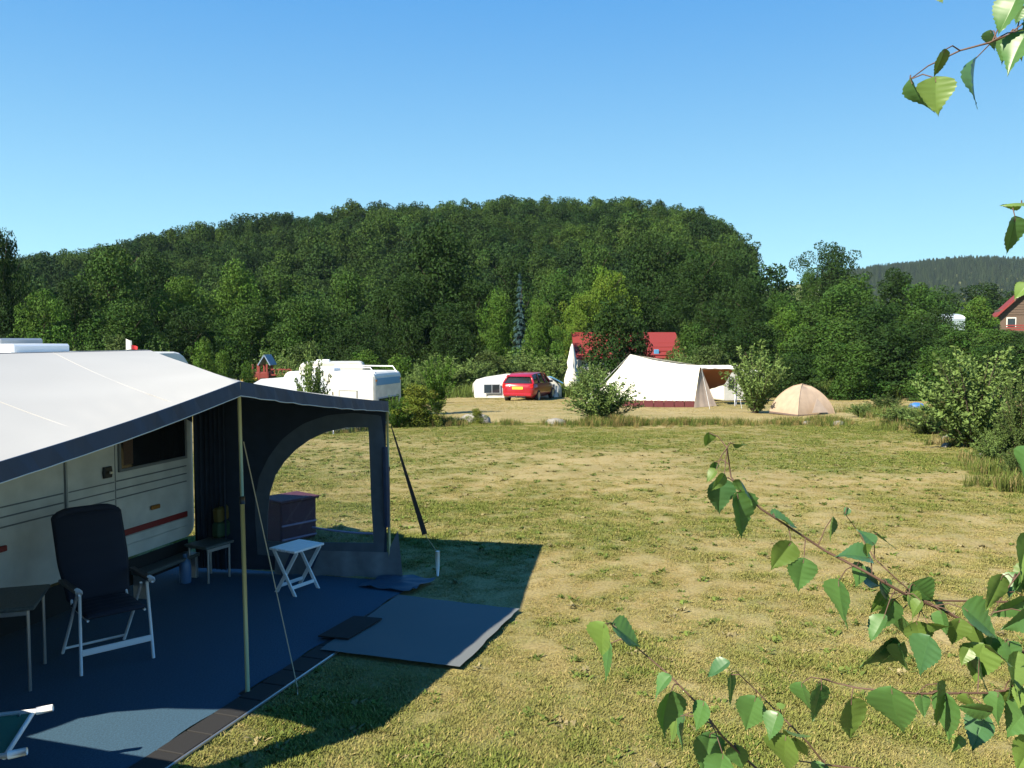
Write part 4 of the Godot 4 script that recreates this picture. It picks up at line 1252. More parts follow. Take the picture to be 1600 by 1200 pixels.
func make_ridge_tent():
	var o := on_terr(1040, 36.0)
	var t := thing("ridge_tent", "large cream cotton ridge tent with pointed peak and awning, dark red skirt", "tent", Transform3D(Basis.IDENTITY, o))
	var P := func(px: float, py: float, d: float) -> Vector3: return at(px, py, d) - o
	var B := func(px: float, d: float) -> Vector3: return on_terr(px, d) - o
	var lift := Vector3(0, 0.26, 0)
	var peak: Vector3 = P.call(985, 553.5, 37.6)
	var r1: Vector3 = P.call(1022, 563, 37.6)
	var r2: Vector3 = P.call(1062, 569, 37.6)
	var r3: Vector3 = P.call(1094, 571, 37.6)
	var f0: Vector3 = B.call(914, 37.5) + Vector3(0, 0.05, 0)
	var f1: Vector3 = B.call(944, 36.3) + lift * 0.6
	var f2: Vector3 = B.call(990, 35.9) + lift
	var f3: Vector3 = B.call(1086, 35.9) + lift
	var b3: Vector3 = B.call(1086, 39.4) + lift
	var b2: Vector3 = B.call(1000, 39.4) + lift
	var b1: Vector3 = B.call(960, 38.9) + lift
	var panel := func(called: String, a: Vector3, b: Vector3, c: Vector3, d: Vector3, m: Material, sag: float):   # a-b along the top, d-c along the bottom
		var s := st_new(true)
		var g := []
		var mid := (a + b + c + d) * 0.25
		var n := (c - a).cross(d - b).normalized()
		if n.dot(mid - Vector3(0, 0.8, -1.6)) < 0: n = -n
		for i in 11:
			var row := []
			for j in 11:
				var u := i / 10.0
				var v := j / 10.0
				row.append(a.lerp(b, u).lerp(d.lerp(c, u), v) - n * sag * sin(v * PI) * (0.55 + 0.45 * sin(u * PI)) + n * 0.012 * sin(u * 19.0) * v)
			g.append(row)
		loft(s, g, false)
		part(called, s, m, t)
	panel.call("roof_panel", peak, r1, f2.lerp(f3, 0.33), f2, M.tent_cotton, 0.12)
	panel.call("roof_panel", r1, r2, f2.lerp(f3, 0.68), f2.lerp(f3, 0.33), M.tent_cotton, 0.10)
	panel.call("roof_panel", r2, r3, f3, f2.lerp(f3, 0.68), M.tent_cotton, 0.08)
	panel.call("hip_panel", peak, peak + Vector3(0.01, 0, 0), f2, f1, M.tent_cotton, 0.12)
	panel.call("hip_panel", peak, peak + Vector3(0.01, 0, 0), f1, f0, M.tent_cotton, 0.12)
	panel.call("hip_panel", peak, peak + Vector3(0.01, 0, 0), f0, b1, M.tent_cotton, 0.12)
	panel.call("hip_panel", peak, peak + Vector3(0.01, 0, 0), b1, b2, M.tent_cotton, 0.12)
	panel.call("roof_panel", peak, r3, b3, b2, M.tent_cotton, 0.10)
	panel.call("end_wall", r3, r3 + Vector3(-0.02, 0, 0), b3 + Vector3(-0.1, 0, 0), f3 + Vector3(-0.4, 0, -0.3), M.tent_inner, 0.0)
	# awning of the tent: a sheet held out beyond the open end, brown within
	var c3: Vector3 = P.call(1152, 570.5, 37.5)
	var e1: Vector3 = P.call(1096, 575.5, 36.2)
	var e2: Vector3 = P.call(1149, 576.5, 36.5)
	panel.call("canopy", r3 + Vector3(-0.05, 0.01, 0), c3, e2, e1, M.tent_cotton, 0.02)
	panel.call("canopy", r3 + Vector3(-0.05, 0.01, 0), c3, P.call(1150, 582, 39.4), P.call(1094, 582, 39.4), M.tent_cotton, 0.02)
	panel.call("canopy_lining", P.call(1098, 577.5, 37.0), P.call(1146, 577.5, 37.0), P.call(1132, 601, 38.9), P.call(1098, 612, 38.9), M.tent_inner, 0.0)
	panel.call("door_flap", P.call(1095.5, 575, 36.25), P.call(1097, 577, 36.4), B.call(1121, 36.3), B.call(1085, 35.7), M.tent_pink, 0.06)
	for q in [[f2, f3], [f1, f2]]:
		var n := 6 if q[0] == f2 else 2
		for i in n:
			var a: Vector3 = q[0].lerp(q[1], (i + 0.03) / n)
			var b: Vector3 = q[0].lerp(q[1], (i + 0.97) / n)
			var st := st_new()
			sheet(st, [a + Vector3(0, 0.02, -0.02), b + Vector3(0, 0.02, -0.02), Vector3(b.x, B.call(800.0 + (b.x + o.x) / 35.9 * F, 35.9).y, b.z + 0.03), Vector3(a.x, B.call(800.0 + (a.x + o.x) / 35.9 * F, 35.9).y, a.z + 0.03)], 0.006)
			part("mud_skirt", st, M.mud_skirt, t)
	for q in [[c3, B.call(1151, 37.5)], [e2, B.call(1149, 36.5)], [peak, B.call(985, 37.6)], [r3, B.call(1094, 37.6)]]:
		var st := st_new(true); tube(st, [q[0], q[1]], [0.018], 6)
		part("pole", st, M.steel, t)
	for q in [[e2, B.call(1160, 35.2)], [peak, B.call(905, 36.8)], [e1, B.call(1110, 34.9)]]:
		var st := st_new(true); tube(st, [q[0], q[1]], [0.008], 5)
		part("guy_rope", st, M.piping, t)
func make_dome_tent():
	var o := on_terr(1254, 31.0)
	var t := thing("dome_tent", "small peach coloured dome tent with dark lower hem", "tent", Transform3D(Basis(Vector3.UP, 0.35), o))
	var h := EYE.y + (528.0 - 600.0) / F * 31.0 - o.y
	var a := 0.90
	# four curved panels between two crossing arched poles
	for k in 4:
		var st := st_new(true)
		var g := []
		for i in 13:
			var v := i / 12.0
			var row := []
			var rr := sin(acos(clampf(v, 0, 1))) if v < 1 else 0.0
			rr = pow(maxf(0.0, 1.0 - pow(v, 1.55)), 0.62)
			for j in 9:
				var u := j / 8.0
				var c0 := Vector3(cos(PI * 0.5 * k + PI * 0.25), 0, sin(PI * 0.5 * k + PI * 0.25))
				var c1 := Vector3(cos(PI * 0.5 * (k + 1) + PI * 0.25), 0, sin(PI * 0.5 * (k + 1) + PI * 0.25))
				var q := c0.lerp(c1, u) * a * rr * 1.25
				row.append(Vector3(q.x, 0.05 + v * (h - 0.05) - 0.03 * sin(u * PI) * v, q.z))
			g.append(row)
		loft(st, g, false)
		part("panel", st, M.dome_cloth, t)
		st = st_new(true); tube(st, g.map(func(row): return row[0] + Vector3(0, 0.008, 0)), [0.011], 5)
		part("pole_sleeve", st, M.dome_cloth, t)
		st = st_new()
		sheet(st, [g[0][0] * 1.01, g[0][8] * 1.01, g[0][8] * 1.02 - Vector3(0, 0.06, 0), g[0][0] * 1.02 - Vector3(0, 0.06, 0)], 0.006)
		part("hem", st, M.dome_dark, t)
	var st := st_new(); sheet(st, [Vector3(-0.35, 0.12, 1.0), Vector3(0.0, 0.62, 0.82), Vector3(0.35, 0.12, 1.0)], 0.01)
	part("door_zip", st, M.tent_pink, t)
func make_folding_camper():
	var o := on_terr(807, 48.0)
	var t := thing("folding_camper", "low white folding camper with grey window behind the red car", "camper", Transform3D(Basis(Vector3.UP, 0.12), o))
	var st := st_new(true)
	var g := []
	for s in [[-2.42, 0.75], [-2.25, 0.95], [-1.7, 1.10], [-0.6, 1.26], [0.4, 1.30], [1.4, 1.22], [2.1, 1.02], [2.4, 0.72]]:
		var row := []
		for k in 11:
			var a := PI * k / 10.0
			row.append(Vector3(s[0], maxf(0.0, s[1] * pow(sin(a), 0.45)), 1.3 * -cos(a) * (0.8 if absf(s[0]) > 2.2 else 1.0)))
		g.append(row)
	loft(st, g, false)
	face(st, g[0], Vector3.ZERO); face(st, g[-1], Vector3.ZERO)
	part("tent_body", st, M.white_paint, t)
	for x in [[-2.0, -1.05], [1.2, 2.0]]:
		st = st_new(); box(st, Vector3((x[0] + x[1]) * 0.5, 0.50, 1.335), Vector3(x[1] - x[0], 0.52, 0.02), 0.01, Basis(Vector3.RIGHT, -0.12))
		var w := part("window", st, M.grey_panel, t)
		for i in 2:
			st = st_new(); box(st, Vector3(lerpf(x[0], x[1], 0.27 + 0.46 * i), 0.50, 1.348), Vector3((x[1] - x[0]) * 0.42, 0.44, 0.02), 0.01, Basis(Vector3.RIGHT, -0.12))
			part("pane", st, M.car_glass, w)
	st = st_new(); box(st, Vector3(2.1, 0.95, 0.9), Vector3(0.7, 0.05, 1.2), 0.02, Basis(Vector3.BACK, -0.5))
	part("blue_cover", st, M.blue_stripe, t)
func make_houses():
	# red roofed house behind the dark tree
	var o := on_terr(975, 62.0)
	var t := thing("red_roofed_house", "house with bright red roof, half hidden by a dark tree", "house", Transform3D(Basis(Vector3.UP, 0.06), o))
	var top := at(975, 520, 62.0).y - o.y
	var eave := at(975, 556, 62.0).y - o.y
	var st := st_new(); box(st, Vector3(0.0, eave * 0.5, 0), Vector3(7.0, eave, 5.0), 0.03)
	part("wall", st, M.house_white, t)
	for k in [-1.0, 1.0]:
		st = st_new(); sheet(st, [Vector3(-3.85, top, 0), Vector3(3.75, top, 0), Vector3(4.0, eave - 0.15, k * 2.9), Vector3(-4.0, eave - 0.15, k * 2.9)], 0.10)
		var rf := part("roof", st, M.roof_red, t)
		for i in 6:
			st = st_new()
			var y := lerpf(eave - 0.1, top - 0.1, (i + 0.5) / 6.0)
			var z: float = k * lerpf(2.9, 0.0, (i + 0.5) / 6.0)
			box(st, Vector3(-0.05, y + 0.08, z), Vector3(7.6, 0.05, 0.10), 0.01, Basis(Vector3.RIGHT, k * 0.52))
			part("tile_row", st, M.roof_red, rf)
		st = st_new(); face(st, [Vector3(-3.5 if k < 0 else 3.5, eave, -2.5), Vector3(-3.5 if k < 0 else 3.5, top - 0.1, 0), Vector3(-3.5 if k < 0 else 3.5, eave, 2.5)], Vector3(0, eave, 0))
		part("gable", st, M.house_white, t)
	st = st_new(); box(st, at(1023, 550, 59.6) - o, Vector3(0.35, 0.35, 0.1), 0.02)
	part("skylight", st, M.blue_stripe, t)
	# folded parasol in front of the house
	o = on_terr(894, 51.0)
	t = thing("folded_parasol", "tall cream garden parasol, folded and tied at its waist, before the red roof", "parasol", Transform3D(Basis.IDENTITY, o))
	var hp := at(894, 537, 51.0).y - o.y
	st = st_new(true)
	var folds := []
	for q in [[0.02, 1.0], [0.09, 0.93], [0.17, 0.78], [0.27, 0.62], [0.22, 0.52], [0.30, 0.44], [0.40, 0.30], [0.42, 0.20], [0.34, 0.13]]:
		var ring := []
		for k in 24: ring.append(Vector3(cos(TAU * k / 24.0), 0, sin(TAU * k / 24.0)) * q[0] * (1.0 + 0.16 * cos(k * PI)) + Vector3(0, q[1] * hp, 0))
		folds.append(ring)
	loft(st, folds, true)
	part("canopy", st, M.tent_cotton, t)
	st = st_new(true); tube(st, [Vector3.ZERO, Vector3(0, hp * 1.03, 0)], [0.025], 8)
	part("pole", st, M.steel, t)
	st = st_new(true); lathe(st, [[0.0, 0.0], [0.3, 0.0], [0.3, 0.06], [0.06, 0.10], [0.0, 0.10]], 14)
	part("base", st, M.stone, t)
	# wooden house on the right
	o = on_terr(1592, 100.0)
	o.y = at(1592, 512, 100.0).y - 1.5
	t = thing("wooden_house", "brown wooden house with red roof edge and red balcony on the slope", "house", Transform3D(Basis(Vector3.UP, -0.42), o))
	st = st_new(); box(st, Vector3(0.2, 1.6, -3), Vector3(4.6, 4.2, 6), 0.03)
	part("wall", st, M.wood_wall, t)
	var ey := 3.0
	st = st_new(); face(st, [Vector3(-2.1, ey, 0.02), Vector3(0.2, 5.4, 0.02), Vector3(2.5, ey, 0.02)], Vector3(0.2, 4, -3))
	var gb := part("gable", st, M.wood_wall, t)
	for i in 7:
		st = st_new(); box(st, Vector3(0.2, ey + 0.15 + i * 0.3, 0.05), Vector3(4.3 * (1.0 - i / 8.0), 0.26, 0.04), 0.01)
		part("board", st, M.wood_wall, gb)
	for k in [-1.0, 1.0]:
		st = st_new(); sheet(st, [Vector3(0.2, 5.65, 0.7), Vector3(0.2, 5.65, -6.4), Vector3(0.2 + k * 3.1, 2.45, -6.4), Vector3(0.2 + k * 3.1, 2.45, 0.7)], 0.22)
		part("roof", st, M.roof_red, t)
	for x in [-0.9, 1.0]:
		st = st_new(); box(st, Vector3(x, 2.1, 0.02), Vector3(1.0, 1.2, 0.08), 0.02)
		var w := part("window", st, M.house_white, t)
		st = st_new(); box(st, Vector3(x, 2.1, 0.06), Vector3(0.8, 1.0, 0.06), 0.01)
		part("pane", st, M.car_glass, w)
	st = st_new(); box(st, Vector3(0.6, 1.05, 0.9), Vector3(4.4, 0.12, 1.6), 0.02)
	var bal := part("balcony", st, M.wood_wall, t)
	for y in [1.35, 1.6, 1.85]:
		st = st_new(); box(st, Vector3(0.6, y - 0.1, 1.65), Vector3(4.4, 0.14, 0.06), 0.01)
		part("rail", st, M.roof_red, bal)
	# greenhouse among the bushes
	o = on_terr(1470, 78.0); o.y = at(1470, 499, 78.0).y - 1.0
	t = thing("greenhouse", "pale arched greenhouse roof showing between the bushes on the slope", "greenhouse", Transform3D(Basis(Vector3.UP, 0.4), o))
	st = st_new(true)
	var g := []
	for i in 7:
		var row := []
		for k in 11: row.append(Vector3(-1.5 + i * 0.5, 1.0 + 0.5 * sin(PI * k / 10.0), 1.2 * -cos(PI * k / 10.0)))
		g.append(row)
	loft(st, g, false)
	part("cover", st, M.greenhouse, t)
	for i in [0, 6]:
		st = st_new(); face(st, g[i], Vector3(0, 1, 0)); part("end_panel", st, M.greenhouse, t)
		st = st_new(true); tube(st, g[i], [0.04], 5); part("hoop", st, M.steel, t)
	st = st_new(); box(st, Vector3(0, 0.5, 0), Vector3(3.0, 1.0, 2.4), 0.02); part("base_wall", st, M.greenhouse, t)
func make_playground():
	var o := on_terr(412, 50.0)
	var s := 50.0 / F
	var base := at(412, 592, 50.0).y - o.y
	var t := thing("play_tower", "red and yellow playground tower with grey pitched roof and bridge", "playground", Transform3D(Basis.IDENTITY, o))
	var top := at(412, 569, 50.0).y - o.y
	for x in [-13.0, -3.0, 9.0]:
		for z in [-0.5, 0.5]:
			var st := st_new(); box(st, Vector3(x * s, top * 0.5, z), Vector3(0.12, top, 0.12), 0.02)
			part("post", st, M.play_red, t)
	var st := st_new(); box(st, Vector3(-2 * s, base + 0.22, 0), Vector3(28 * s, 0.36, 1.1), 0.03)
	part("platform", st, M.play_red, t)
	st = st_new(); box(st, Vector3(-18 * s, base - 0.05, 0.3), Vector3(26 * s, 0.2, 0.6), 0.05, Basis(Vector3.BACK, 0.12))
	part("slide", st, M.play_yellow, t)
	for k in [0, 1]:
		st = st_new(); sheet(st, [Vector3(-4 * s, top - 0.05, -0.7 + k * 0.02), Vector3(6 * s, top + 0.55, -0.7), Vector3(6 * s, top + 0.55, 0.7), Vector3(-4 * s, top - 0.05, 0.7)] if k == 0 else [Vector3(6 * s, top + 0.55, -0.7), Vector3(15 * s, top - 0.05, -0.7), Vector3(15 * s, top - 0.05, 0.7), Vector3(6 * s, top + 0.55, 0.7)], 0.06)
		part("roof", st, M.play_blue, t)
	for y in [top - 0.30, top - 0.62]:
		st = st_new(); box(st, Vector3(28 * s, y, 0.4), Vector3(40 * s, 0.09, 0.06), 0.01)
		part("bridge_rail", st, M.play_red, t)
	for i in 6:
		st = st_new(); box(st, Vector3((14 + i * 6) * s, top - 0.48, 0.4), Vector3(0.06, 0.4, 0.05), 0.01)
		part("baluster", st, M.play_red, t)
	for x in [46.0]:
		st = st_new(); box(st, Vector3(x * s, (top - 0.2) * 0.5, 0.4), Vector3(0.1, top - 0.2, 0.1), 0.02)
		part("post", st, M.play_red, t)
func make_far_things():
	var cp := on_terr(545, 30.0)
	cp.y = at(560, 581, 29.0).y - 2.55
	var ct = far_caravan("white caravan with pale blue stripe and roof rails behind the yellow green shrub", cp, 0.0, Vector3(3.5, 2.55, 2.2), true, true)
	ct.transform = Transform3D(Basis(Vector3.UP, -0.29), Vector3(at(585, 577, 28.5).x - 1.36, cp.y, -28.5 - 1.55))
	var c2 := on_terr(520, 40.0)
	c2.y = at(530, 565, 40.0).y - 2.6
	far_caravan("white caravan with dark rear end standing behind the blue striped one", c2, 0.15, Vector3(2.9, 2.6, 2.1), false, false)
	var c3 := on_terr(1148, 44.0)
	c3.y = at(1148, 578, 44.0).y - 1.95
	far_caravan("small white camper standing behind the ridge tent's canopy", c3, 0.3, Vector3(2.4, 1.95, 1.8), false, false)
	# white canopy of the neighbouring pitch, seen over the blue awning
	var o := on_terr(440, 27.0)
	var t := thing("neighbour_awning", "white sloping awning roof in front of the blue striped caravan", "awning", Transform3D(Basis.IDENTITY, o))
	var P := func(px: float, py: float, d: float) -> Vector3: return at(px, py, d) - o
	var st := st_new(true)
	loft(st, [bez(P.call(408, 592, 28.0), P.call(500, 583, 28.0), 0.02, 8), bez(P.call(385, 606, 25.0), P.call(520, 612, 25.0), 0.05, 8)], false)
	part("roof", st, M.white_paint, t)
	for q in [[385, 606, 25.0], [520, 612, 25.0], [408, 592, 28.0], [500, 583, 28.0]]:
		st = st_new(true)
		var tp: Vector3 = P.call(q[0], q[1], q[2])
		tube(st, [Vector3(tp.x, on_terr(q[0], q[2]).y - o.y, tp.z), tp], [0.02], 6)
		part("pole", st, M.steel, t)
	# flag
	o = on_terr(198, 33.0)
	t = thing("flag_pole", "small white and red flag on a thin pole beyond the awning roof", "flag", Transform3D(Basis.IDENTITY, o))
	var ft := at(197, 529, 33.0) - o
	st = st_new(true); tube(st, [Vector3(ft.x, 0, ft.z), ft], [0.02], 6); part("pole", st, M.white_plastic, t)
	for k in 2:
		st = st_new(true)
		var g := [[], []]
		for i in 7:
			var x: float = (i / 6.0 * 0.22) + 0.20 * k
			var z := 0.05 * sin(x * 14.0)
			g[0].append(ft + Vector3(x, -0.02 - 0.16 * k - x * 0.3, z)); g[1].append(ft + Vector3(x, -0.42, z))
		loft(st, g, false)
		part("flag_cloth", st, [M.flag_white, M.flag_red][k], t)
	# stones on the bank and border
	var r := RandomNumberGenerator.new(); r.seed = 5
	for q in [[742, 656, 44, 0, "broad flat pale stone beside the very small yellow shrub"], [712, 657, 24, 0, "smaller pale stone between the yellow green shrub and the broad flat stone"], [868, 661, 30, 0, "pale stone in the grass bank before the red car"], [1310, 664, 22, 0, "pale stone at the right foot of the dome tent's bank"],
			[1488, 694, 34, 1, "rough grey stone at the foot of the big willow shrub"], [1512, 700, 30, 1, "middle grey stone in the row before the big willow shrub"], [1545, 720, 40, 1, "largest grey stone jutting onto the lawn's border"], [1480, 700, 20, 1, "smallest grey stone touching the lawn before the willow shrub"], [1575, 722, 26, 1, "grey stone beside the largest one, before the olive shrub"], [1262, 662, 18, 0, "small pale stone in the bank directly before the dome tent"]]:
		var p := ground_at(q[0], q[1])
		p.y = terr(p.x, -p.z)
		var w: float = q[2] / F * -p.z
		st = st_new(true)
		var rings := []
		for i in 6:
			var v := i / 5.0
			var ring := []
			for k in 9:
				var a := TAU * k / 9.0
				var rr := 0.5 * w * pow(maxf(0.0, 1.0 - pow(v, 2.2)), 0.5) * (1.0 + 0.22 * sin(a * 2.0 + q[0]) + 0.12 * r.randf_range(-1, 1))
				ring.append(Vector3(cos(a) * rr, v * w * 0.36 - 0.02, sin(a) * rr * 0.7))
			rings.append(ring)
		loft(st, rings, true)
		var s := part("boulder", st, M.stone)
		s.position = p
		tag(s, q[4], "stone", ["stones on the grass bank", "stones along the lawn's border"][q[3]])
	# blue tarpaulin bundle
	o = on_terr(1434, 33.0)
	st = st_new(true)
	lathe(st, [[0.0, 0.0], [0.34, 0.02], [0.40, 0.18], [0.3, 0.36], [0.12, 0.42], [0.0, 0.42]], 9)
	var bl := part("blue_bundle", st, mat("tarp_blue", [0.03, 0.13, 0.45], 0.5))
	bl.position = Vector3(o.x, at(1434, 641, 33.0).y, o.z); bl.scale = Vector3(0.8, 0.7, 0.6)
	tag(bl, "bright blue plastic bundle among the weeds beside the willow shrub", "bundle")

# ------------------------------------------------------------------ the birch whose twigs hang into the picture
func birch_leaf_mesh(sd: int) -> ArrayMesh:   # base at the origin, tip at y = -1, width along x about 0.78
	var r := RandomNumberGenerator.new(); r.seed = sd
	var st := st_new(true)
	var fold := r.randf_range(0.04, 0.20)
	var r_arch := r.randf_range(-0.7, 0.9)
	var curl := r.randf_range(-0.28, 0.30)
	var twist := r.randf_range(-0.5, 0.5)
	var prof := [[0.0, 0.0], [0.05, 0.19], [0.1, 0.29], [0.18, 0.37], [0.28, 0.395], [0.38, 0.38], [0.5, 0.325], [0.62, 0.25], [0.74, 0.165], [0.86, 0.085], [0.94, 0.035], [1.0, 0.0]]
	var rows := []
	var count := 21
	for i in count:
		var t: float = i / float(count - 1)
		var half := table(prof, t)
		var saw := (0.020 if i % 2 == 1 else -0.012) if i > 1 and i < count - 2 else 0.0
		var row := []
		for x in [-1.0, -0.6, -0.05, 0.0, 0.05, 0.6, 1.0]:
			var ax := absf(x)
			var xx: float = x * (half + (saw if ax == 1.0 else 0.0))
			var y: float = -t + ax * 0.05
			var z: float = absf(xx) * fold + xx * xx * r_arch + curl * t * t + (0.010 * sin(t * 44.0 - ax * 3.0) + 0.014 * sin(t * 9.0 + x * 4.0 + sd)) * ax
			if x == 0.0: z -= 0.008
			var p := Vector3(xx, y, z).rotated(Vector3.UP, twist * t * t)
			var tone := r.randf_range(0.9, 1.08)
			row.append([p, Color(1.4, 1.32, 1.15) if x == 0.0 else Color(tone, tone, tone)])
		rows.append(row)
	for i in rows.size() - 1:
		for k in 6:
			for q in [rows[i][k], rows[i + 1][k], rows[i + 1][k + 1], rows[i][k], rows[i + 1][k + 1], rows[i][k + 1]]:
				st.set_color(q[1]); st.add_vertex(q[0])
	st.generate_normals()
	return st.commit()
func make_birch():
	var root := Vector3(1.35, 0, -0.55)
	root.y = terr(root.x, 0.55)
	var t := thing("birch_tree", "birch beside the camera whose leafy twigs hang into the picture", "tree", Transform3D(Basis.IDENTITY, root))
	var st := st_new(true)
	var tp := []
	var tr := []
	for i in 10:
		tp.append(Vector3(0.03 * sin(i * 1.3), i * 0.6 - 0.05, 0.03 * cos(i * 0.9))); tr.append(0.085 * (1.0 - i / 11.0))
	tube(st, tp, tr, 12)
	part("trunk", st, M.birch_bark, t)
	var shapes := []
	for i in 8: shapes.append(birch_leaf_mesh(40 + i))
	var r := RandomNumberGenerator.new(); r.seed = 31
	# twigs: pixel track, depth at its tip and root, radius; then leaves: stalk x, y, tip x, y, width, pale?
	var twigs := [
		[[[1422, 124], [1450, 103], [1500, 79], [1545, 67], [1600, 45], [1700, 10]], 0.80, 0.0016, [
			[1476, 78, 1460, 126, 15, 0], [1462, 122, 1463, 186, 62, 1], [1423, 125, 1447, 188, 20, 0], [1524, 92, 1506, 176, 22, 0], [1590, -8, 1562, 66, 44, 0], [1604, 50, 1566, 120, 52, 0], [1548, 48, 1552, 84, 18, 0], [1600, 10, 1584, 40, 30, 0], [1640, 20, 1612, 90, 50, 0], [1575, 58, 1560, 104, 30, 0], [1590, 50, 1600, 100, 26, 1]]],
		[[[1578, 320], [1600, 318], [1680, 300]], 0.84, 0.0012, [[1586, 340, 1579, 403, 28, 0], [1600, 318, 1562, 313, 6, 1], [1596, 320, 1560, 326, 6, 1]]],
		[[[1586, 470], [1605, 452], [1690, 440]], 0.9, 0.0012, [[1606, 444, 1583, 472, 26, 1]]],
		[[[1606, 698], [1640, 684], [1720, 670]], 0.88, 0.0012, [[1606, 700, 1588, 756, 20, 0]]],
		[[[1462, -20], [1490, -50], [1600, -110]], 0.82, 0.0012, [[1462, -18, 1474, 7, 22, 0]]],
		[[[1136, 700], [1142, 745], [1160, 768], [1190, 796], [1240, 828], [1290, 861], [1350, 892], [1410, 926], [1480, 957], [1540, 988], [1620, 1030], [1750, 1090]], 0.92, 0.0026, [
			[1108, 676, 1103, 702, 18, 1], [1146, 694, 1172, 698, 8, 0], [1117, 722, 1109, 738, 12, 0], [1119, 734, 1106, 756, 14, 0], [1126, 750, 1124, 812, 42, 0], [1132, 742, 1112, 770, 14, 1], [1152, 772, 1166, 850, 36, 0], [1156, 750, 1186, 786, 9, 0], [1206, 806, 1256, 821, 16, 0],
			[1236, 848, 1201, 897, 38, 0], [1256, 874, 1245, 932, 44, 0], [1301, 808, 1287, 846, 10, 0], [1310, 908, 1316, 990, 42, 0], [1346, 882, 1334, 922, 26, 0], [1345, 898, 1384, 918, 26, 0], [1360, 872, 1304, 856, 26, 0],
			[1426, 912, 1462, 946, 52, 0], [1386, 928, 1358, 962, 24, 1], [1396, 938, 1368, 1000, 32, 0], [1382, 962, 1364, 1012, 22, 0], [1402, 958, 1420, 1012, 24, 0], [1432, 972, 1442, 1012, 40, 0], [1398, 998, 1344, 1052, 28, 0], [1412, 1004, 1372, 1048, 20, 0],
			[1402, 1008, 1416, 1054, 20, 0], [1452, 996, 1430, 1062, 48, 0], [1450, 975, 1492, 986, 20, 1], [1506, 950, 1572, 1002, 46, 0], [1420, 930, 1448, 960, 26, 1], [1476, 952, 1452, 940, 12, 1], [1500, 968, 1486, 1016, 34, 0], [1524, 980, 1536, 1030, 30, 1], [1470, 955, 1478, 998, 26, 0], [1552, 994, 1544, 1046, 36, 0], [1575, 1004, 1592, 1052, 34, 0], [1440, 940, 1416, 968, 22, 0], [1376, 908, 1392, 944, 20, 0]]],
		[[[1318, 800], [1342, 832], [1366, 872], [1402, 906], [1440, 938]], 0.92, 0.0012, [[1326, 794, 1318, 808, 12, 0], [1366, 850, 1338, 822, 24, 0], [1370, 833, 1402, 863, 7, 0], [1352, 850, 1350, 872, 10, 1]]],
		[[[1548, 962], [1570, 925], [1605, 880], [1680, 830]], 0.86, 0.0014, [[1612, 836, 1576, 908, 52, 1], [1566, 900, 1540, 962, 34, 1], [1604, 936, 1548, 972, 34, 0], [1588, 898, 1602, 932, 22, 0], [1612, 958, 1562, 990, 34, 0], [1612, 880, 1600, 940, 40, 0], [1590, 896, 1572, 938, 28, 0], [1622, 870, 1596, 890, 26, 1]]],
		[[[1280, 1060], [1310, 1068], [1340, 1075], [1430, 1084], [1540, 1083], [1610, 1074], [1760, 1090]], 0.88, 0.0020, [
			[1252, 1068, 1262, 1122, 30, 0], [1284, 1072, 1270, 1136, 24, 0], [1278, 1066, 1290, 1092, 14, 1], [1330, 1094, 1332, 1166, 40, 0], [1393, 1076, 1403, 1162, 64, 0], [1466, 1068, 1470, 1146, 13, 0], [1478, 1086, 1480, 1168, 42, 0], [1548, 1112, 1490, 1106, 26, 0],
			[1540, 1118, 1520, 1176, 42, 0], [1612, 1104, 1562, 1156, 58, 0], [1536, 1008, 1518, 1074, 58, 1], [1548, 1010, 1584, 1050, 14, 0], [1514, 1014, 1500, 1042, 24, 0], [1530, 1030, 1534, 1090, 12, 0], [1590, 1020, 1572, 1090, 40, 1], [1500, 1150, 1488, 1182, 16, 0], [1580, 1062, 1576, 1102, 12, 0], [1620, 1150, 1585, 1215, 50, 1], [1560, 1084, 1548, 1140, 34, 0], [1585, 1080, 1600, 1132, 34, 0], [1512, 1086, 1526, 1128, 24, 1], [1440, 1086, 1446, 1126, 26, 0], [1598, 1074, 1590, 1112, 28, 1], [1370, 1080, 1362, 1112, 18, 0]]],
		[[[962, 984], [1000, 1016], [1045, 1054], [1090, 1100], [1130, 1152], [1172, 1192], [1240, 1250], [1400, 1330]], 0.80, 0.0018, [
			[944, 975, 936, 1034, 36, 1], [952, 1006, 942, 1074, 22, 0], [958, 977, 1012, 1012, 32, 0], [1047, 1056, 1014, 1092, 24, 0], [1048, 1082, 1022, 1146, 38, 0], [1100, 1098, 1084, 1148, 34, 0], [1056, 1122, 1042, 1172, 22, 1], [1068, 1118, 1060, 1178, 15, 0], [1110, 1146, 1098, 1220, 54, 0], [1130, 1180, 1120, 1240, 44, 0], [1150, 1165, 1160, 1210, 34, 0]]],
		[[[1150, 1048], [1182, 1080], [1222, 1120], [1262, 1160], [1300, 1208], [1420, 1300]], 0.84, 0.0015, [
			[1138, 1034, 1106, 1066, 22, 0], [1143, 1054, 1143, 1108, 9, 0], [1181, 1090, 1162, 1150, 48, 0], [1216, 1114, 1198, 1162, 34, 0], [1228, 1150, 1218, 1218, 50, 0], [1226, 1140, 1272, 1160, 9, 0], [1242, 1154, 1262, 1192, 26, 1], [1215, 1105, 1230, 1100, 10, 1], [1290, 1196, 1270, 1230, 40, 0]]],
		[[[1240, 1188], [1300, 1196], [1380, 1206], [1500, 1230]], 0.90, 0.0022, []],
	]
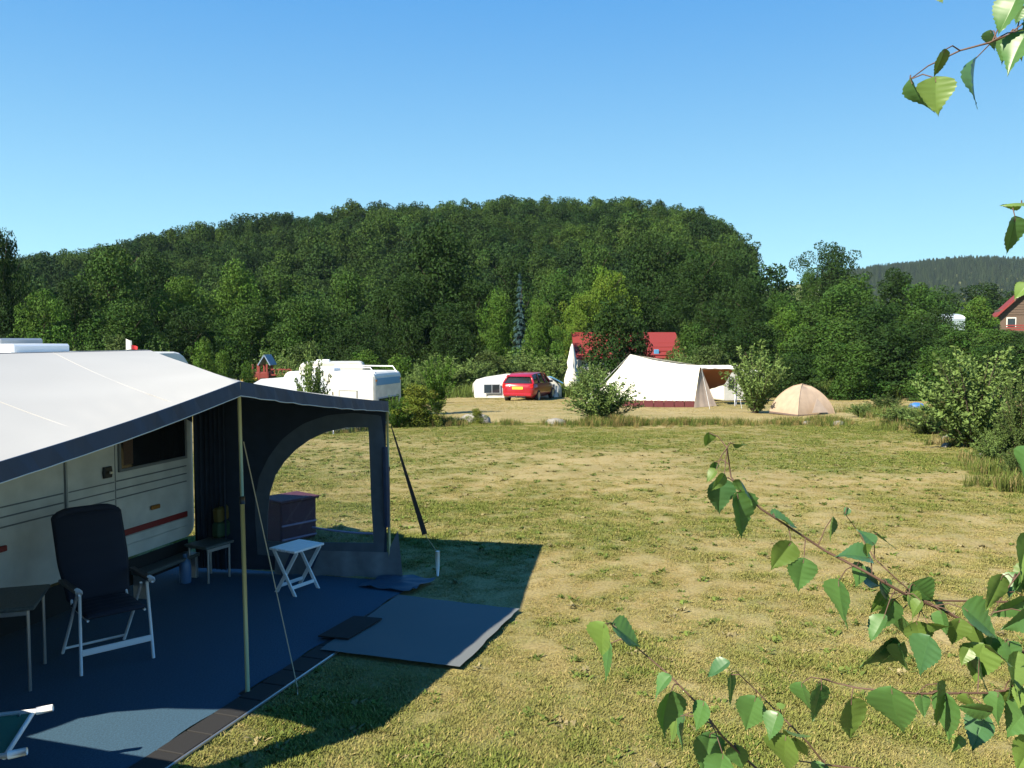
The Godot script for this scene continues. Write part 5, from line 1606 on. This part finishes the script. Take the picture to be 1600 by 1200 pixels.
	for w in twigs:
		var pts := []
		var rad := []
		var n: int = w[0].size()
		for i in n:
			pts.append(at(w[0][i][0], w[0][i][1], w[1] + 0.02 * sin(i * 1.7)) - root)
			rad.append(w[2] * lerpf(0.30, 0.80, i / float(n - 1)))
		var hook: Vector3 = tp[clampi(int((pts[-1].y + 0.3) / 0.6), 1, 8)]
		pts.append(pts[-1].lerp(hook, 0.5) + Vector3(0, 0.05, 0)); rad.append(w[2] * 1.8)
		pts.append(hook); rad.append(w[2] * 2.6)
		st = st_new(true)
		tube(st, pts, rad, 7)
		var br := part("branch", st, M.twig, t)
		for lf in w[3]:
			var depth: float = w[1] + r.randf_range(-0.05, 0.03)
			var a := at(lf[0], lf[1], depth) - root
			var b := at(lf[2], lf[3], depth + r.randf_range(-0.008, 0.012)) - root
			var len_px := Vector2(lf[0] - lf[2], lf[1] - lf[3]).length()
			var length := a.distance_to(b)
			var y := (a - b).normalized()
			var view := (EYE - (a + root)).normalized()
			var z := (view - y * view.dot(y)).normalized()
			var phi := acos(clampf(lf[4] / (0.78 * len_px), 0.12, 1.0)) * (1.0 if r.randf() < 0.5 else -1.0) + r.randf_range(-0.12, 0.12)
			z = z.rotated(y, phi)
			var x := y.cross(z)
			var wide: float = length * clampf(lf[4] / (0.78 * len_px), 1.0, 1.5)
			var leaf := mesh_node("leaf", shapes[r.randi() % 8], M.birch_leaf_pale if lf[5] == 1 else [M.birch_leaf, M.birch_leaf, M.birch_leaf_deep, M.birch_leaf_olive][r.randi() % 4], br)
			leaf.transform = Transform3D(Basis(x * wide * 0.94, y * length * 0.94, z * length * 0.94), a)
			# stalk from the nearest point of the twig
			var near: Vector3 = pts[0]
			for i in n - 1:
				var q := Geometry3D.get_closest_point_to_segment(a, pts[i], pts[i + 1])
				if q.distance_to(a) < near.distance_to(a): near = q
			st = st_new(true)
			if near.distance_to(a) > 0.001 and near.distance_to(a) < 0.045:
				tube(st, [near, near.lerp(a, 0.5) + Vector3(0, 0.004, 0), a, a.lerp(b, 0.1)], [0.0007, 0.0006, 0.0005, 0.0004], 5)
				part("leaf_stalk", st, M.twig, br)
	# unseen crown above the picture, enlarged to keep skylight off the awning
	var lobes := []
	for i in 26: lobes.append([Vector3(r.randf_range(-0.5, 1.6), 3.6 + i * 0.17 + r.randf_range(-0.2, 0.2), r.randf_range(-0.2, 2.0)), Vector3.ONE * r.randf_range(0.45, 0.8)])
	mesh_node("crown", leaf_cloud(91, lobes, 24000, 0.036), M.leaf_fresh, t)


# ------------------------------------------------------------------ the scene
func _ready():
	pitch = -atan(72.0 / F)
	rng.seed = 12
	var cam := Camera3D.new()
	cam.name = "camera"
	cam.fov = rad_to_deg(2.0 * atan(600.0 / F))
	cam.position = EYE
	cam.rotation.x = pitch
	cam.near = 0.05
	cam.far = 6000.0
	add_child(cam)
	cam.current = true
	var sky_mat := ProceduralSkyMaterial.new()
	sky_mat.sky_top_color = Color(0.09, 0.355, 0.585)
	sky_mat.sky_horizon_color = Color(0.545, 0.705, 0.725)
	sky_mat.sky_curve = 0.15
	sky_mat.ground_horizon_color = Color(0.33, 0.35, 0.30)
	sky_mat.ground_bottom_color = Color(0.25, 0.23, 0.17)
	sky_mat.sun_angle_max = 1.0
	var sky := Sky.new(); sky.sky_material = sky_mat
	var env := Environment.new()
	env.background_mode = Environment.BG_SKY
	env.sky = sky
	env.tonemap_mode = Environment.TONE_MAPPER_LINEAR
	env.tonemap_exposure = 2.6
	env.fog_enabled = true
	env.fog_density = 0.00007
	env.fog_light_color = Color(0.80, 0.90, 1.0)
	env.sdfgi_enabled = true; env.ssao_enabled = true; env.ssil_enabled = true
	var we := WorldEnvironment.new(); we.name = "environment"; we.environment = env
	add_child(we)
	var sun := DirectionalLight3D.new()
	sun.name = "sun"
	sun.light_energy = 1.6
	sun.light_color = Color(1.0, 0.955, 0.87)
	sun.light_angular_distance = 0.5
	sun.shadow_enabled = true
	add_child(sun)
	sun.look_at_from_position(Vector3(0, 30, 0), Vector3(0, 30, 0) + Vector3(0.90, -1.0, -0.78))
	n_patch.seed = 3; n_patch.frequency = 0.16; n_patch.fractal_octaves = 4
	n_mid.seed = 8; n_mid.frequency = 0.35; n_mid.fractal_octaves = 3
	n_fine.seed = 15; n_fine.frequency = 2.4; n_fine.fractal_octaves = 3
	var p1 := ground_at(387, 1085)
	camp = Transform3D(Basis(Vector3.UP, deg_to_rad(74.3)), p1)
	make_materials()
	make_ground()
	make_tree_shapes()
	make_forest()
	make_floor()
	make_grass()
	make_houses()
	make_trees()
	make_caravan()
	make_awning()
	make_far_things()
	make_ridge_tent()
	make_dome_tent()
	make_folding_camper()
	make_car()
	make_playground()
	make_furniture()
	make_birch()
